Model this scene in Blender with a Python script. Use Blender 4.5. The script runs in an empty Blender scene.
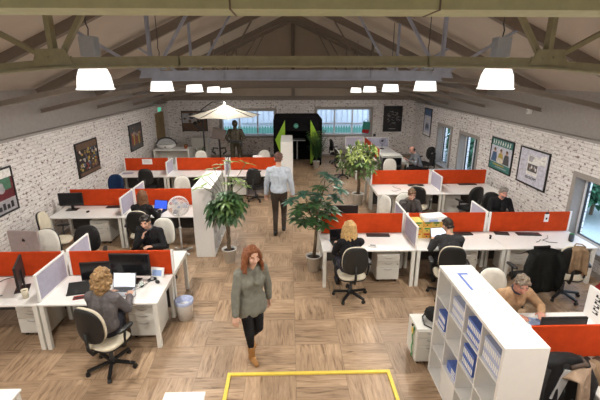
import bpy, bmesh, math, random
from math import sin, cos, pi, radians as R
from mathutils import Vector as V, Matrix as MX

C = bpy.context.scene.collection
SC = bpy.context.scene
rnd = random.Random(7)

# ------------------------------------------------------------------ camera
cam_d = bpy.data.cameras.new('camera')
cam_d.sensor_width = 36.0
cam_d.lens = 24.0
cam_d.clip_start = 0.05
cam = bpy.data.objects.new('camera', cam_d)
C.objects.link(cam)
cam.location = (0, 0, 3.7)
cam.rotation_euler = (R(90 - 17.55), 0, R(-1.638))
SC.camera = cam

# ------------------------------------------------------------------ world, exposure
w = bpy.data.worlds.new('world')
SC.world = w
w.use_nodes = True
bg = w.node_tree.nodes['Background']
bg.inputs[0].default_value = (0.62, 0.76, 1.0, 1)
bg.inputs[1].default_value = 5.0
SC.view_settings.view_transform = 'Standard'
SC.view_settings.look = 'None'
SC.view_settings.exposure = 0.0
SC.view_settings.gamma = 1.0
SC.view_settings.use_curve_mapping = False
LAMP_W = 172.0
LAMP_COL = (1.0, 0.955, 0.885)
SHADE_EMIT = 1.5

# ------------------------------------------------------------------ materials
def nt(name):
    m = bpy.data.materials.new(name)
    m.use_nodes = True
    t = m.node_tree
    b = t.nodes['Principled BSDF']
    return m, t, b

def mat(name, col, rough=0.6, metal=0.0, var=0.06, scale=14.0, bump=0.0, bscale=120.0, spec=0.4):
    m, t, b = nt(name)
    n = t.nodes.new('ShaderNodeTexNoise')
    tc = t.nodes.new('ShaderNodeTexCoord')
    t.links.new(tc.outputs['Object'], n.inputs['Vector'])
    n.inputs['Scale'].default_value = scale
    n.inputs['Detail'].default_value = 4
    r = t.nodes.new('ShaderNodeValToRGB')
    r.color_ramp.elements[0].position = 0.3
    r.color_ramp.elements[1].position = 0.7
    r.color_ramp.elements[0].color = [max(0, c * (1 - var)) for c in col] + [1]
    r.color_ramp.elements[1].color = [min(1, c * (1 + var)) for c in col] + [1]
    t.links.new(n.outputs['Fac'], r.inputs['Fac'])
    t.links.new(r.outputs['Color'], b.inputs['Base Color'])
    b.inputs['Roughness'].default_value = rough
    b.inputs['Metallic'].default_value = metal
    b.inputs['Specular IOR Level'].default_value = spec
    if bump:
        n2 = t.nodes.new('ShaderNodeTexNoise')
        t.links.new(tc.outputs['Object'], n2.inputs['Vector'])
        n2.inputs['Scale'].default_value = bscale
        bp = t.nodes.new('ShaderNodeBump')
        bp.inputs['Strength'].default_value = bump
        bp.inputs['Distance'].default_value = 0.01
        t.links.new(n2.outputs['Fac'], bp.inputs['Height'])
        t.links.new(bp.outputs['Normal'], b.inputs['Normal'])
    return m

def emit(name, col, s):
    m, t, b = nt(name)
    n = t.nodes.new('ShaderNodeTexNoise')
    n.inputs['Scale'].default_value = 3
    b.inputs['Base Color'].default_value = (*col, 1)
    b.inputs['Emission Color'].default_value = (*col, 1)
    b.inputs['Emission Strength'].default_value = s
    b.inputs['Roughness'].default_value = 0.4
    return m

def math_node(t, op, a, b=None, c=None):
    n = t.nodes.new('ShaderNodeMath')
    n.operation = op
    for i, x in enumerate((a, b, c)):
        if x is None:
            continue
        if isinstance(x, (int, float)):
            n.inputs[i].default_value = x
        else:
            t.links.new(x, n.inputs[i])
    return n.outputs[0]

def mixc(t, fac, a, b, mode='MIX'):
    n = t.nodes.new('ShaderNodeMix')
    n.data_type = 'RGBA'
    n.blend_type = mode
    for s, x in ((n.inputs['Factor'], fac), (n.inputs['A'], a), (n.inputs['B'], b)):
        if isinstance(x, (int, float)):
            s.default_value = x
        elif isinstance(x, tuple):
            s.default_value = (*x, 1) if len(x) == 3 else x
        else:
            t.links.new(x, s)
    return n.outputs['Result']

def brick_mat(name, axis):
    m, t, b = nt(name)
    tc = t.nodes.new('ShaderNodeTexCoord')
    sx = t.nodes.new('ShaderNodeSeparateXYZ')
    t.links.new(tc.outputs['Object'], sx.inputs[0])
    u = sx.outputs['Y'] if axis == 'x' else sx.outputs['X']
    cb = t.nodes.new('ShaderNodeCombineXYZ')
    t.links.new(u, cb.inputs[0])
    t.links.new(sx.outputs['Z'], cb.inputs[1])
    br = t.nodes.new('ShaderNodeTexBrick')
    t.links.new(cb.outputs[0], br.inputs['Vector'])
    br.inputs['Scale'].default_value = 1.0
    br.inputs['Brick Width'].default_value = 0.225
    br.inputs['Row Height'].default_value = 0.075
    br.inputs['Mortar Size'].default_value = 0.006
    br.inputs['Mortar Smooth'].default_value = 0.3
    br.inputs['Color1'].default_value = (0.66, 0.62, 0.60, 1)
    br.inputs['Color2'].default_value = (0.76, 0.73, 0.71, 1)
    br.inputs['Mortar'].default_value = (0.46, 0.42, 0.40, 1)
    mp = t.nodes.new('ShaderNodeMapping')
    t.links.new(cb.outputs[0], mp.inputs['Vector'])
    mp.inputs['Scale'].default_value = (9.5, 16.0, 1)
    n = t.nodes.new('ShaderNodeTexNoise')
    t.links.new(mp.outputs[0], n.inputs['Vector'])
    n.inputs['Scale'].default_value = 1.0
    n.inputs['Detail'].default_value = 3
    n.inputs['Roughness'].default_value = 0.55
    r = t.nodes.new('ShaderNodeValToRGB')
    r.color_ramp.elements[0].position = 0.565
    r.color_ramp.elements[1].position = 0.635
    t.links.new(n.outputs['Fac'], r.inputs['Fac'])
    n3 = t.nodes.new('ShaderNodeTexNoise')
    t.links.new(cb.outputs[0], n3.inputs['Vector'])
    n3.inputs['Scale'].default_value = 1.1
    sp = math_node(t, 'MULTIPLY', r.outputs['Color'], math_node(t, 'MULTIPLY', n3.outputs['Fac'], 1.7))
    col = mixc(t, sp, br.outputs['Color'], (0.13, 0.085, 0.07))
    t.links.new(col, b.inputs['Base Color'])
    b.inputs['Roughness'].default_value = 0.75
    bp = t.nodes.new('ShaderNodeBump')
    bp.inputs['Strength'].default_value = 0.35
    bp.inputs['Distance'].default_value = 0.01
    h = math_node(t, 'SUBTRACT', 1.0, br.outputs['Fac'])
    h = math_node(t, 'SUBTRACT', h, sp)
    t.links.new(h, bp.inputs['Height'])
    t.links.new(bp.outputs['Normal'], b.inputs['Normal'])
    return m

def floor_mat():
    m, t, b = nt('basket_weave_planks')
    tc = t.nodes.new('ShaderNodeTexCoord')
    sx = t.nodes.new('ShaderNodeSeparateXYZ')
    t.links.new(tc.outputs['Object'], sx.inputs[0])
    u = math_node(t, 'DIVIDE', math_node(t, 'ADD', sx.outputs['X'], 1.21 + 6.4), 0.64)
    v = math_node(t, 'DIVIDE', math_node(t, 'ADD', sx.outputs['Y'], -4.22 + 12.2), 0.61)
    iu, iv = math_node(t, 'FLOOR', u), math_node(t, 'FLOOR', v)
    fu, fv = math_node(t, 'FRACT', u), math_node(t, 'FRACT', v)
    par = math_node(t, 'MODULO', math_node(t, 'ADD', iu, iv), 2.0)      # 0: planks run along Y
    npar = math_node(t, 'SUBTRACT', 1.0, par)
    across = math_node(t, 'ADD', math_node(t, 'MULTIPLY', fu, npar), math_node(t, 'MULTIPLY', fv, par))
    along = math_node(t, 'ADD', math_node(t, 'MULTIPLY', fv, npar), math_node(t, 'MULTIPLY', fu, par))
    k = math_node(t, 'MULTIPLY', across, 3.0)
    pk, fk = math_node(t, 'FLOOR', k), math_node(t, 'FRACT', k)
    cb = t.nodes.new('ShaderNodeCombineXYZ')
    t.links.new(iu, cb.inputs[0]); t.links.new(iv, cb.inputs[1]); t.links.new(pk, cb.inputs[2])
    wn = t.nodes.new('ShaderNodeTexWhiteNoise')
    wn.noise_dimensions = '3D'
    t.links.new(cb.outputs[0], wn.inputs['Vector'])
    rv = wn.outputs['Value']
    g = t.nodes.new('ShaderNodeCombineXYZ')
    t.links.new(math_node(t, 'ADD', math_node(t, 'MULTIPLY', along, 1.3), math_node(t, 'MULTIPLY', rv, 61.0)), g.inputs[0])
    t.links.new(math_node(t, 'ADD', math_node(t, 'MULTIPLY', k, 3.6), math_node(t, 'MULTIPLY', rv, 17.0)), g.inputs[1])
    n = t.nodes.new('ShaderNodeTexNoise')
    t.links.new(g.outputs[0], n.inputs['Vector'])
    n.inputs['Scale'].default_value = 1.3
    n.inputs['Detail'].default_value = 5
    n.inputs['Roughness'].default_value = 0.65
    n.inputs['Distortion'].default_value = 0.8
    r = t.nodes.new('ShaderNodeValToRGB')
    e = r.color_ramp.elements
    e[0].position = 0.30; e[0].color = (0.145, 0.086, 0.047, 1)
    e[1].position = 0.68; e[1].color = (0.485, 0.345, 0.228, 1)
    x = e.new(0.46); x.color = (0.355, 0.240, 0.152, 1)
    t.links.new(n.outputs['Fac'], r.inputs['Fac'])
    val = math_node(t, 'ADD', math_node(t, 'MULTIPLY', rv, 0.36), 0.82)
    hs = t.nodes.new('ShaderNodeHueSaturation')
    t.links.new(r.outputs['Color'], hs.inputs['Color'])
    t.links.new(val, hs.inputs['Value'])
    hs.inputs['Saturation'].default_value = 1.0
    d1 = math_node(t, 'MINIMUM', fk, math_node(t, 'SUBTRACT', 1.0, fk))
    d2 = math_node(t, 'MINIMUM', along, math_node(t, 'SUBTRACT', 1.0, along))
    gap = math_node(t, 'MAXIMUM', math_node(t, 'LESS_THAN', d1, 0.018), math_node(t, 'LESS_THAN', d2, 0.007))
    col = mixc(t, math_node(t, 'MULTIPLY', gap, 0.32), hs.outputs['Color'], (0.07, 0.045, 0.03))
    t.links.new(col, b.inputs['Base Color'])
    b.inputs['Roughness'].default_value = 0.42
    b.inputs['Specular IOR Level'].default_value = 0.35
    bp = t.nodes.new('ShaderNodeBump')
    bp.inputs['Strength'].default_value = 0.15
    bp.inputs['Distance'].default_value = 0.005
    t.links.new(n.outputs['Fac'], bp.inputs['Height'])
    t.links.new(bp.outputs['Normal'], b.inputs['Normal'])
    return m

def glass_mat():
    m, t, b = nt('window_glass')
    b.inputs['Base Color'].default_value = (0.93, 0.98, 0.97, 1)
    b.inputs['Roughness'].default_value = 0.0
    b.inputs['Transmission Weight'].default_value = 1.0
    b.inputs['IOR'].default_value = 1.02
    n = t.nodes.new('ShaderNodeTexNoise')
    return m

M = {}
M['floor'] = floor_mat()
M['brick_x'] = brick_mat('painted_brick_side', 'x')
M['brick_y'] = brick_mat('painted_brick_back', 'y')
M['plaster'] = mat('grey_plaster', (0.33, 0.305, 0.285), 0.8)
M['roof'] = mat('beige_roof_panel', (0.54, 0.475, 0.40), 0.8, scale=1.5)
M['gable'] = mat('brown_gable', (0.46, 0.39, 0.31), 0.8, scale=1.5)
M['olive'] = mat('olive_steel', (0.32, 0.31, 0.20), 0.5, var=0.1)
M['olive_l'] = mat('pale_olive_steel', (0.56, 0.63, 0.40), 0.45, var=0.08)
M['bluesteel'] = mat('blue_grey_steel', (0.34, 0.385, 0.50), 0.4, var=0.15, scale=6)
M['brownsteel'] = mat('brown_grey_steel', (0.20, 0.165, 0.135), 0.55)
M['frame'] = mat('taupe_window_surround', (0.29, 0.26, 0.235), 0.6)
M['white_pvc'] = mat('white_frame', (0.68, 0.70, 0.74), 0.4)
M['glass'] = glass_mat()
M['white'] = mat('white_laminate', (0.80, 0.79, 0.77), 0.35, var=0.015)
M['offwhite'] = mat('off_white_metal', (0.74, 0.73, 0.68), 0.4, var=0.02)
M['grey'] = mat('light_grey_laminate', (0.42, 0.42, 0.42), 0.5)
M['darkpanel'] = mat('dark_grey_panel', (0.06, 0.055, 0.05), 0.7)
M['orange'] = mat('orange_fabric', (0.47, 0.050, 0.010), 0.85, var=0.10, scale=9, bump=0.2, bscale=300, spec=0.1)
M['lavender'] = mat('lavender_grey_fabric', (0.38, 0.37, 0.46), 0.85, bump=0.2, bscale=300, spec=0.1)
M['blackp'] = mat('black_plastic', (0.012, 0.012, 0.012), 0.45)
M['blackf'] = mat('black_fabric', (0.018, 0.017, 0.017), 0.9, bump=0.3, spec=0.15)
M['bluef'] = mat('navy_fabric', (0.012, 0.03, 0.085), 0.85, bump=0.3, spec=0.15)
M['cream'] = mat('cream_fabric', (0.62, 0.56, 0.44), 0.85, bump=0.2, spec=0.15)
M['whitepad'] = mat('white_fabric', (0.74, 0.72, 0.66), 0.8, bump=0.2, spec=0.15)
M['steel'] = mat('brushed_metal', (0.5, 0.5, 0.52), 0.35, 0.8)
M['ballast'] = mat('galvanised_box', (0.42, 0.48, 0.56), 0.4)
M['dark_steel'] = mat('dark_metal', (0.08, 0.08, 0.085), 0.4, 0.6)
M['screen_off'] = mat('dark_screen', (0.008, 0.008, 0.01), 0.15)
M['screen_on'] = emit('lit_white_screen', (0.78, 0.86, 1.0), 0.75)
M['screen_blue'] = emit('lit_blue_screen', (0.03, 0.09, 0.6), 0.7)
M['yellow'] = mat('yellow_paint', (0.85, 0.66, 0.10), 0.5)
M['leaf'] = mat('dark_leaf', (0.035, 0.085, 0.028), 0.4, var=0.45, scale=5)
M['leaf_b'] = mat('bluish_leaf', (0.035, 0.10, 0.065), 0.4, var=0.4, scale=5)
M['leaf_y'] = mat('pale_leaf', (0.33, 0.40, 0.12), 0.45, var=0.3, scale=5)
M['leaf_p'] = mat('light_leaf', (0.20, 0.30, 0.08), 0.45, var=0.4, scale=4)
M['leaf_m'] = mat('mid_leaf', (0.10, 0.17, 0.05), 0.45, var=0.4, scale=5)
M['bark'] = mat('brown_bark', (0.13, 0.09, 0.055), 0.8, var=0.3, scale=30, bump=0.5)
M['stem'] = mat('green_stem', (0.10, 0.13, 0.05), 0.6)
M['soil'] = mat('dark_soil', (0.03, 0.02, 0.014), 0.95, var=0.4, scale=40)
M['potwhite'] = mat('white_pot', (0.74, 0.73, 0.70), 0.35)
M['paper'] = mat('white_paper', (0.82, 0.82, 0.80), 0.7, var=0.02)
M['bluepaper'] = mat('blue_print', (0.30, 0.42, 0.72), 0.6)
M['boxblue'] = mat('blue_box', (0.10, 0.17, 0.50), 0.5, var=0.25, scale=30)
M['boxpale'] = mat('pale_blue_box', (0.42, 0.47, 0.66), 0.5, var=0.15, scale=30)
M['fileorange'] = mat('orange_file', (0.70, 0.36, 0.06), 0.6, var=0.1)
M['fileyellow'] = mat('yellow_file', (0.72, 0.52, 0.12), 0.6, var=0.1)
M['filegreen'] = mat('green_tag', (0.05, 0.26, 0.07), 0.6)
M['filered'] = mat('red_tag', (0.5, 0.04, 0.02), 0.6)
M['wood'] = mat('brown_wood_door', (0.22, 0.145, 0.06), 0.5, var=0.2, scale=4)
M['green'] = mat('lime_green_felt', (0.26, 0.46, 0.035), 0.8)
M['teal'] = mat('teal_print', (0.03, 0.22, 0.17), 0.5)
M['canopy'] = mat('cream_canvas', (0.84, 0.78, 0.66), 0.8)
M['skin'] = mat('skin', (0.55, 0.33, 0.24), 0.55, var=0.08)
M['skin_red'] = mat('ruddy_skin', (0.56, 0.28, 0.21), 0.55, var=0.10)
M['eye'] = mat('dark_eye', (0.02, 0.015, 0.012), 0.3)
M['lip'] = mat('lip', (0.36, 0.13, 0.11), 0.5)
M['tan'] = mat('tan_leather', (0.36, 0.17, 0.05), 0.5)
M['bronze'] = mat('dark_bronze', (0.07, 0.058, 0.038), 0.5, 0.3, var=0.5, scale=9)
M['brownboard'] = mat('brown_board', (0.06, 0.038, 0.028), 0.6)
M['brownbag'] = mat('brown_cloth', (0.22, 0.145, 0.085), 0.9, var=0.2)
M['red'] = mat('red_cloth', (0.35, 0.02, 0.02), 0.8)
M['terracotta'] = mat('terracotta', (0.33, 0.10, 0.04), 0.8)
M['cup'] = mat('orange_cup', (0.55, 0.20, 0.08), 0.5)
M['exit'] = emit('green_exit_light', (0.05, 0.7, 0.42), 0.9)
M['shade'] = None
M['hedge'] = mat('outside_leaf', (0.05, 0.15, 0.08), 0.8, var=0.6, scale=8)
M['pave'] = mat('outside_paving', (0.36, 0.42, 0.42), 0.8)
M['clad'] = mat('pale_cladding', (0.80, 0.83, 0.90), 0.6)
M['cladgreen'] = mat('green_cladding', (0.15, 0.38, 0.30), 0.6)

def shade_mat():
    m, t, b = nt('prismatic_shade')
    tc = t.nodes.new('ShaderNodeTexCoord')
    sx = t.nodes.new('ShaderNodeSeparateXYZ')
    t.links.new(tc.outputs['Object'], sx.inputs[0])
    wv = math_node(t, 'ARCTAN2', sx.outputs['Y'], sx.outputs['X'])
    rib = math_node(t, 'SINE', math_node(t, 'MULTIPLY', wv, 48.0))
    rib = math_node(t, 'ADD', math_node(t, 'MULTIPLY', rib, 0.06), 0.94)
    b.inputs['Base Color'].default_value = (0.9, 0.9, 0.88, 1)
    b.inputs['Emission Color'].default_value = (1.0, 0.97, 0.92, 1)
    t.links.new(math_node(t, 'MULTIPLY', rib, SHADE_EMIT), b.inputs['Emission Strength'])
    b.inputs['Roughness'].default_value = 0.2
    return m
M['shade'] = shade_mat()

# ------------------------------------------------------------------ mesh builder
class MB:
    def __init__(s):
        s.v, s.f, s.mi = [], [], []
        s.m = 0
    def add(s, vs, fs):
        o = len(s.v)
        s.v += [V(x) for x in vs]
        for f in fs:
            s.f.append([o + i for i in f]); s.mi.append(s.m)
        return s
    def box(s, c, d, rz=0, rx=0, ry=0):
        hx, hy, hz = d[0] / 2, d[1] / 2, d[2] / 2
        q = MX.Rotation(rz, 3, 'Z') @ MX.Rotation(ry, 3, 'Y') @ MX.Rotation(rx, 3, 'X')
        vs = [V(c) + q @ V((x * hx, y * hy, z * hz)) for x in (-1, 1) for y in (-1, 1) for z in (-1, 1)]
        return s.add(vs, [(0, 1, 3, 2), (4, 6, 7, 5), (0, 4, 5, 1), (2, 3, 7, 6), (0, 2, 6, 4), (1, 5, 7, 3)])
    def b2(s, x0, x1, y0, y1, z0, z1):
        return s.box(((x0 + x1) / 2, (y0 + y1) / 2, (z0 + z1) / 2), (x1 - x0, y1 - y0, z1 - z0))
    def bar(s, p, q, wd, h, up=(0, 0, 1)):
        p, q = V(p), V(q)
        d = (q - p).normalized()
        up = V(up)
        a = d.cross(up)
        if a.length < 1e-4:
            a = d.cross(V((0, 1, 0)))
        a.normalize()
        u = a.cross(d).normalized()
        vs = []
        for c in (p, q):
            for i, j in ((-1, -1), (1, -1), (1, 1), (-1, 1)):
                vs.append(c + a * (i * wd / 2) + u * (j * h / 2))
        return s.add(vs, [(3, 2, 1, 0), (4, 5, 6, 7), (0, 1, 5, 4), (1, 2, 6, 5), (2, 3, 7, 6), (3, 0, 4, 7)])
    def tube(s, pts, r, n=8, cap=True):
        pts = [V(p) for p in pts]
        rs = r if isinstance(r, (list, tuple)) else [r] * len(pts)
        d0 = (pts[1] - pts[0]).normalized()
        a = d0.orthogonal().normalized()
        vs, fs = [], []
        for i, p in enumerate(pts):
            d = (pts[min(i + 1, len(pts) - 1)] - pts[max(i - 1, 0)]).normalized()
            a = (a - d * a.dot(d)).normalized()
            b = d.cross(a)
            for k in range(n):
                t = 2 * pi * k / n
                vs.append(p + (a * cos(t) + b * sin(t)) * rs[i])
        for i in range(len(pts) - 1):
            for k in range(n):
                k2 = (k + 1) % n
                fs.append((i * n + k, i * n + k2, (i + 1) * n + k2, (i + 1) * n + k))
        if cap:
            fs.append(tuple(range(n - 1, -1, -1)))
            fs.append(tuple((len(pts) - 1) * n + k for k in range(n)))
        return s.add(vs, fs)
    def lathe(s, prof, c=(0, 0, 0), n=24, cap=(True, True)):
        vs, fs = [], []
        for r, z in prof:
            for k in range(n):
                t = 2 * pi * k / n
                vs.append((c[0] + r * cos(t), c[1] + r * sin(t), c[2] + z))
        L = len(prof)
        for i in range(L - 1):
            for k in range(n):
                k2 = (k + 1) % n
                fs.append((i * n + k, i * n + k2, (i + 1) * n + k2, (i + 1) * n + k))
        if cap[0]: fs.append(tuple(range(n - 1, -1, -1)))
        if cap[1]: fs.append(tuple((L - 1) * n + k for k in range(n)))
        return s.add(vs, fs)
    def cap_(s, a, b, ra, rb, n=10):
        a, b = V(a), V(b)
        d = b - a
        L = d.length
        if L < 1e-5:
            return s.ell(a, (ra, ra, ra))
        d.normalize()
        prof = []
        for i in range(4):
            t = -pi / 2 + (i + 0.35) * pi / 2 / 4
            prof.append((sin(t) * ra, cos(t) * ra))
        prof += [(0, ra), (L, rb)]
        for i in range(4):
            t = (i + 1 - 0.35) * pi / 2 / 4
            prof.append((L + sin(t) * rb, cos(t) * rb))
        pts = [a + d * p[0] for p in prof]
        rs = [p[1] for p in prof]
        o = d.orthogonal().normalized(); q = d.cross(o)
        vs, fs = [], []
        for p, r in zip(pts, rs):
            for k in range(n):
                t = 2 * pi * k / n
                vs.append(p + (o * cos(t) + q * sin(t)) * r)
        for i in range(len(pts) - 1):
            for k in range(n):
                k2 = (k + 1) % n
                fs.append((i * n + k, i * n + k2, (i + 1) * n + k2, (i + 1) * n + k))
        fs.append(tuple(range(n - 1, -1, -1)))
        fs.append(tuple((len(pts) - 1) * n + k for k in range(n)))
        return s.add(vs, fs)
    def ell(s, c, r, rot=None, n=14, m=9):
        c = V(c)
        q = rot if rot is not None else MX.Identity(3)
        vs, fs = [], []
        for i in range(m):
            p = -pi / 2 + (i + 0.5) * pi / m
            for k in range(n):
                t = 2 * pi * k / n
                vs.append(c + q @ V((r[0] * cos(p) * cos(t), r[1] * cos(p) * sin(t), r[2] * sin(p))))
        for i in range(m - 1):
            for k in range(n):
                k2 = (k + 1) % n
                fs.append((i * n + k, i * n + k2, (i + 1) * n + k2, (i + 1) * n + k))
        fs.append(tuple(range(n - 1, -1, -1)))
        fs.append(tuple((m - 1) * n + k for k in range(n)))
        return s.add(vs, fs)
    def prism(s, pts, a, b, axis='y'):
        n = len(pts)
        def mk(p, d):
            return {'y': (p[0], d, p[1]), 'x': (d, p[0], p[1]), 'z': (p[0], p[1], d)}[axis]
        vs = [mk(p, a) for p in pts] + [mk(p, b) for p in pts]
        fs = [tuple(range(n - 1, -1, -1)), tuple(range(n, 2 * n))]
        for i in range(n):
            j = (i + 1) % n
            fs.append((i, j, n + j, n + i))
        return s.add(vs, fs)
    def build(s, name, mt, parent=None, bevel=0.0, smooth=False, fix=True):
        me = bpy.data.meshes.new(name)
        me.from_pydata([tuple(v) for v in s.v], [], s.f)
        ms = mt if isinstance(mt, (list, tuple)) else [mt]
        for x in ms:
            me.materials.append(M[x] if isinstance(x, str) else x)
        for p, k in zip(me.polygons, s.mi):
            p.material_index = min(k, len(ms) - 1)
            p.use_smooth = smooth
        if fix:
            bm = bmesh.new(); bm.from_mesh(me)
            bmesh.ops.recalc_face_normals(bm, faces=bm.faces)
            bm.to_mesh(me); bm.free()
        o = bpy.data.objects.new(name, me)
        C.objects.link(o)
        if parent is not None: o.parent = parent
        if bevel:
            md = o.modifiers.new('bevel', 'BEVEL')
            md.width = bevel; md.segments = 2; md.limit_method = 'ANGLE'
        return o

def tag(o, label=None, cat=None, group=None, kind=None):
    if label: o['label'] = label
    if cat: o['category'] = cat
    if group: o['group'] = group
    if kind: o['kind'] = kind
    return o

def thing(name, label, cat, loc=(0, 0, 0), rz=0, group=None):
    o = bpy.data.objects.new(name, None)
    C.objects.link(o)
    o.location = loc
    o.rotation_euler = (0, 0, rz)
    o.empty_display_size = 0.1
    return tag(o, label, cat, group)

KIDS = {}
def dup(root, loc, rz, label, group=None):
    def cp(o, par):
        c = o.copy(); C.objects.link(c)
        if par is not None: c.parent = par
        for ch in [x for x in ALLK(o)]: cp(ch, c)
        return c
    r = cp(root, None)
    r.location = loc; r.rotation_euler = (0, 0, rz)
    r['label'] = label
    if group: r['group'] = group
    return r
def ALLK(o):
    return list(o.children)

def struct(mb, name, mt, label=None, bevel=0, smooth=False):
    o = mb.build(name, mt, None, bevel, smooth)
    o['kind'] = 'structure'
    if label: o['label'] = label
    return o

# ------------------------------------------------------------------ room shell
XL, XR, YB, YF = -5.42, 5.80, 18.5, -2.6
RIDGE_X, RIDGE_Z, SLOPE = 0.17, 5.95, 0.45
struct(MB().b2(XL - .4, XR + .4, YF, YB + .3, -0.1, 0.0), 'floor', 'floor', 'wooden basket-weave plank floor')

def wall_holes(name, mt, axis, pos, th, u0, u1, z0, z1, holes, zt=None):
    """wall slab on plane axis=pos (thickness goes outwards by th), rectangular openings in (u, z)"""
    mb = MB()
    us = sorted({u0, u1, *[h[0] for h in holes], *[h[1] for h in holes]})
    zs = sorted({z0, z1, *[h[2] for h in holes], *[h[3] for h in holes]})
    for i in range(len(us) - 1):
        for j in range(len(zs) - 1):
            uc, zc = (us[i] + us[i + 1]) / 2, (zs[j] + zs[j + 1]) / 2
            if any(h[0] < uc < h[1] and h[2] < zc < h[3] for h in holes): continue
            a, b = (pos, pos + th) if th > 0 else (pos + th, pos)
            if axis == 'x': mb.b2(a, b, us[i], us[i + 1], zs[j], zs[j + 1])
            else: mb.b2(us[i], us[i + 1], a, b, zs[j], zs[j + 1])
    return struct(mb, name, mt)

ZB = 2.44
WR = [(14.13, 15.40, 0.35, 1.82), (12.05, 13.36, 0.35, 1.78), (6.10, 7.66, 0.45, 1.73)]
WB = [(-3.05, -0.62, 0.97, 2.12), (1.28, 3.78, 0.99, 2.18)]
wall_holes('wall_left', 'brick_x', 'x', XL, -0.36, YF, YB + .3, 0, ZB, [])
wall_holes('wall_right', 'brick_x', 'x', XR, 0.36, YF, YB + .3, 0, ZB, WR)
wall_holes('wall_back', 'brick_y', 'y', YB, 0.30, XL - .36, XR + .36, 0, 2.57, WB)
struct(MB().b2(XL - .4, XR + .4, YF - .2, YF, 0, 6.0), 'wall_front', 'plaster')
struct(MB().b2(XL - .36, XL - .12, YF, YB + .3, ZB, 3.6), 'wall_left_upper', 'plaster', 'grey plaster band above the left brick wall')
struct(MB().b2(XR + .12, XR + .36, YF, YB + .3, ZB, 3.6), 'wall_right_upper', 'plaster', 'grey plaster band above the right brick wall')
struct(MB().b2(XL - .12, XL + .02, YF, YB, ZB, ZB + .05), 'trim_1', 'plaster', 'ledge along the left brick wall', 0.004)
struct(MB().b2(XR - .02, XR + .12, YF, YB, ZB, ZB + .05), 'trim_2', 'plaster', 'ledge along the right brick wall', 0.004)
def rz_(x): return RIDGE_Z - SLOPE * abs(x - RIDGE_X)
g = MB()
g.prism([(XL - .36, 2.57), (XR + .36, 2.57), (XR + .36, rz_(XR + .36) + .05), (RIDGE_X, RIDGE_Z + .05), (XL - .36, rz_(XL - .36) + .05)], YB + .06, YB + .3)
struct(g, 'wall_back_gable', 'gable', 'brown gable above the back brick wall')
struct(MB().b2(XL - .1, XR + .1, YB - .10, YB + .06, 2.57, 2.74), 'trim_3', 'brownsteel', 'beam across the top of the back brick wall', .005)
struct(MB().b2(.15, .29, YB - .06, YB + .06, 2.74, 5.86), 'trim_4', 'brownsteel', 'post in the middle of the back gable', .005)
for sgn, nm in ((-1, 'ceiling_left'), (1, 'ceiling_right')):
    xe = XL - .5 if sgn < 0 else XR + .5
    r = MB()
    pts = [(RIDGE_X, RIDGE_Z), (xe, rz_(xe)), (xe, rz_(xe) + .12), (RIDGE_X, RIDGE_Z + .12)]
    r.prism(pts, YF - .2, YB + .3)
    struct(r, nm, 'roof')
struct(MB().b2(XL, XL + .015, YF, 16.5, 0, .10).b2(XL, XL + .015, 17.85, YB, 0, .10), 'baseboard_left', 'frame')
struct(MB().b2(XR - .015, XR, YF, YB, 0, .10), 'baseboard_right', 'frame')
struct(MB().b2(XL, XR, YB - .015, YB, 0, .10), 'baseboard_back', 'frame')

# windows
def window(idx, axis, pos, u0, u1, z0, z1, mull, tr=None, sgn=1, surround=.09):
    def bx(mb, a0, a1, d0, d1, c0, c1):
        if axis == 'x': mb.b2(pos + min(sgn*d0, sgn*d1), pos + max(sgn*d0, sgn*d1), a0, a1, c0, c1)
        else: mb.b2(a0, a1, pos + min(sgn*d0, sgn*d1), pos + max(sgn*d0, sgn*d1), c0, c1)
    root = bpy.data.objects.new('window_%d' % idx, None); C.objects.link(root); root['kind'] = 'structure'
    s = MB()
    e = .014
    bx(s, u0 - surround, u0 + e, -.025, 0, z0 - surround, z1 + surround); bx(s, u0, u0 + e, 0, .20, z0, z1)
    bx(s, u1 - e, u1 + surround, -.025, 0, z0 - surround, z1 + surround); bx(s, u1 - e, u1, 0, .20, z0, z1)
    bx(s, u0 + e, u1 - e, -.025, 0, z1 - e, z1 + surround); bx(s, u0 + e, u1 - e, 0, .20, z1 - e, z1)
    bx(s, u0 + e, u1 - e, -.05, 0, z0 - surround, z0 + e); bx(s, u0 + e, u1 - e, 0, .20, z0, z0 + e)
    s.build('window_surround', 'frame', root, .004)
    f = MB(); fw = .065
    bx(f, u0, u0 + fw, .20, .27, z0, z1); bx(f, u1 - fw, u1, .20, .27, z0, z1)
    bx(f, u0 + fw, u1 - fw, .20, .27, z0, z0 + fw); bx(f, u0 + fw, u1 - fw, .20, .27, z1 - fw, z1)
    for k in mull:
        um = u0 + (u1 - u0) * k
        bx(f, um - .035, um + .035, .205, .265, z0 + fw, z1 - fw)
    if tr:
        zm = z0 + (z1 - z0) * tr
        bx(f, u0 + fw, u1 - fw, .208, .262, zm - .025, zm + .025)
    f.build('window_frame', 'white_pvc', root, .004)
    gk_ = MB(); us_ = [u0 + fw] + [u0 + (u1 - u0) * k for k in mull] + [u1 - fw]
    for i in range(len(us_) - 1):
        a_ = us_[i] + (.035 if i else 0); b_ = us_[i + 1] - (.035 if i < len(us_) - 2 else 0)
        bx(gk_, a_, a_ + .016, .212, .258, z0 + fw, z1 - fw); bx(gk_, b_ - .016, b_, .212, .258, z0 + fw, z1 - fw)
        bx(gk_, a_ + .016, b_ - .016, .212, .258, z0 + fw, z0 + fw + .016); bx(gk_, a_ + .016, b_ - .016, .212, .258, z1 - fw - .016, z1 - fw)
    if axis == 'x': gk_.build('gasket', 'blackp', root)
    p = MB(); bx(p, u0 + fw, u1 - fw, .232, .240, z0 + fw, z1 - fw)
    p.build('window_pane', 'glass', root)
    return root
window(1, 'y', YB, *WB[0], [.33, .67])
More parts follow.
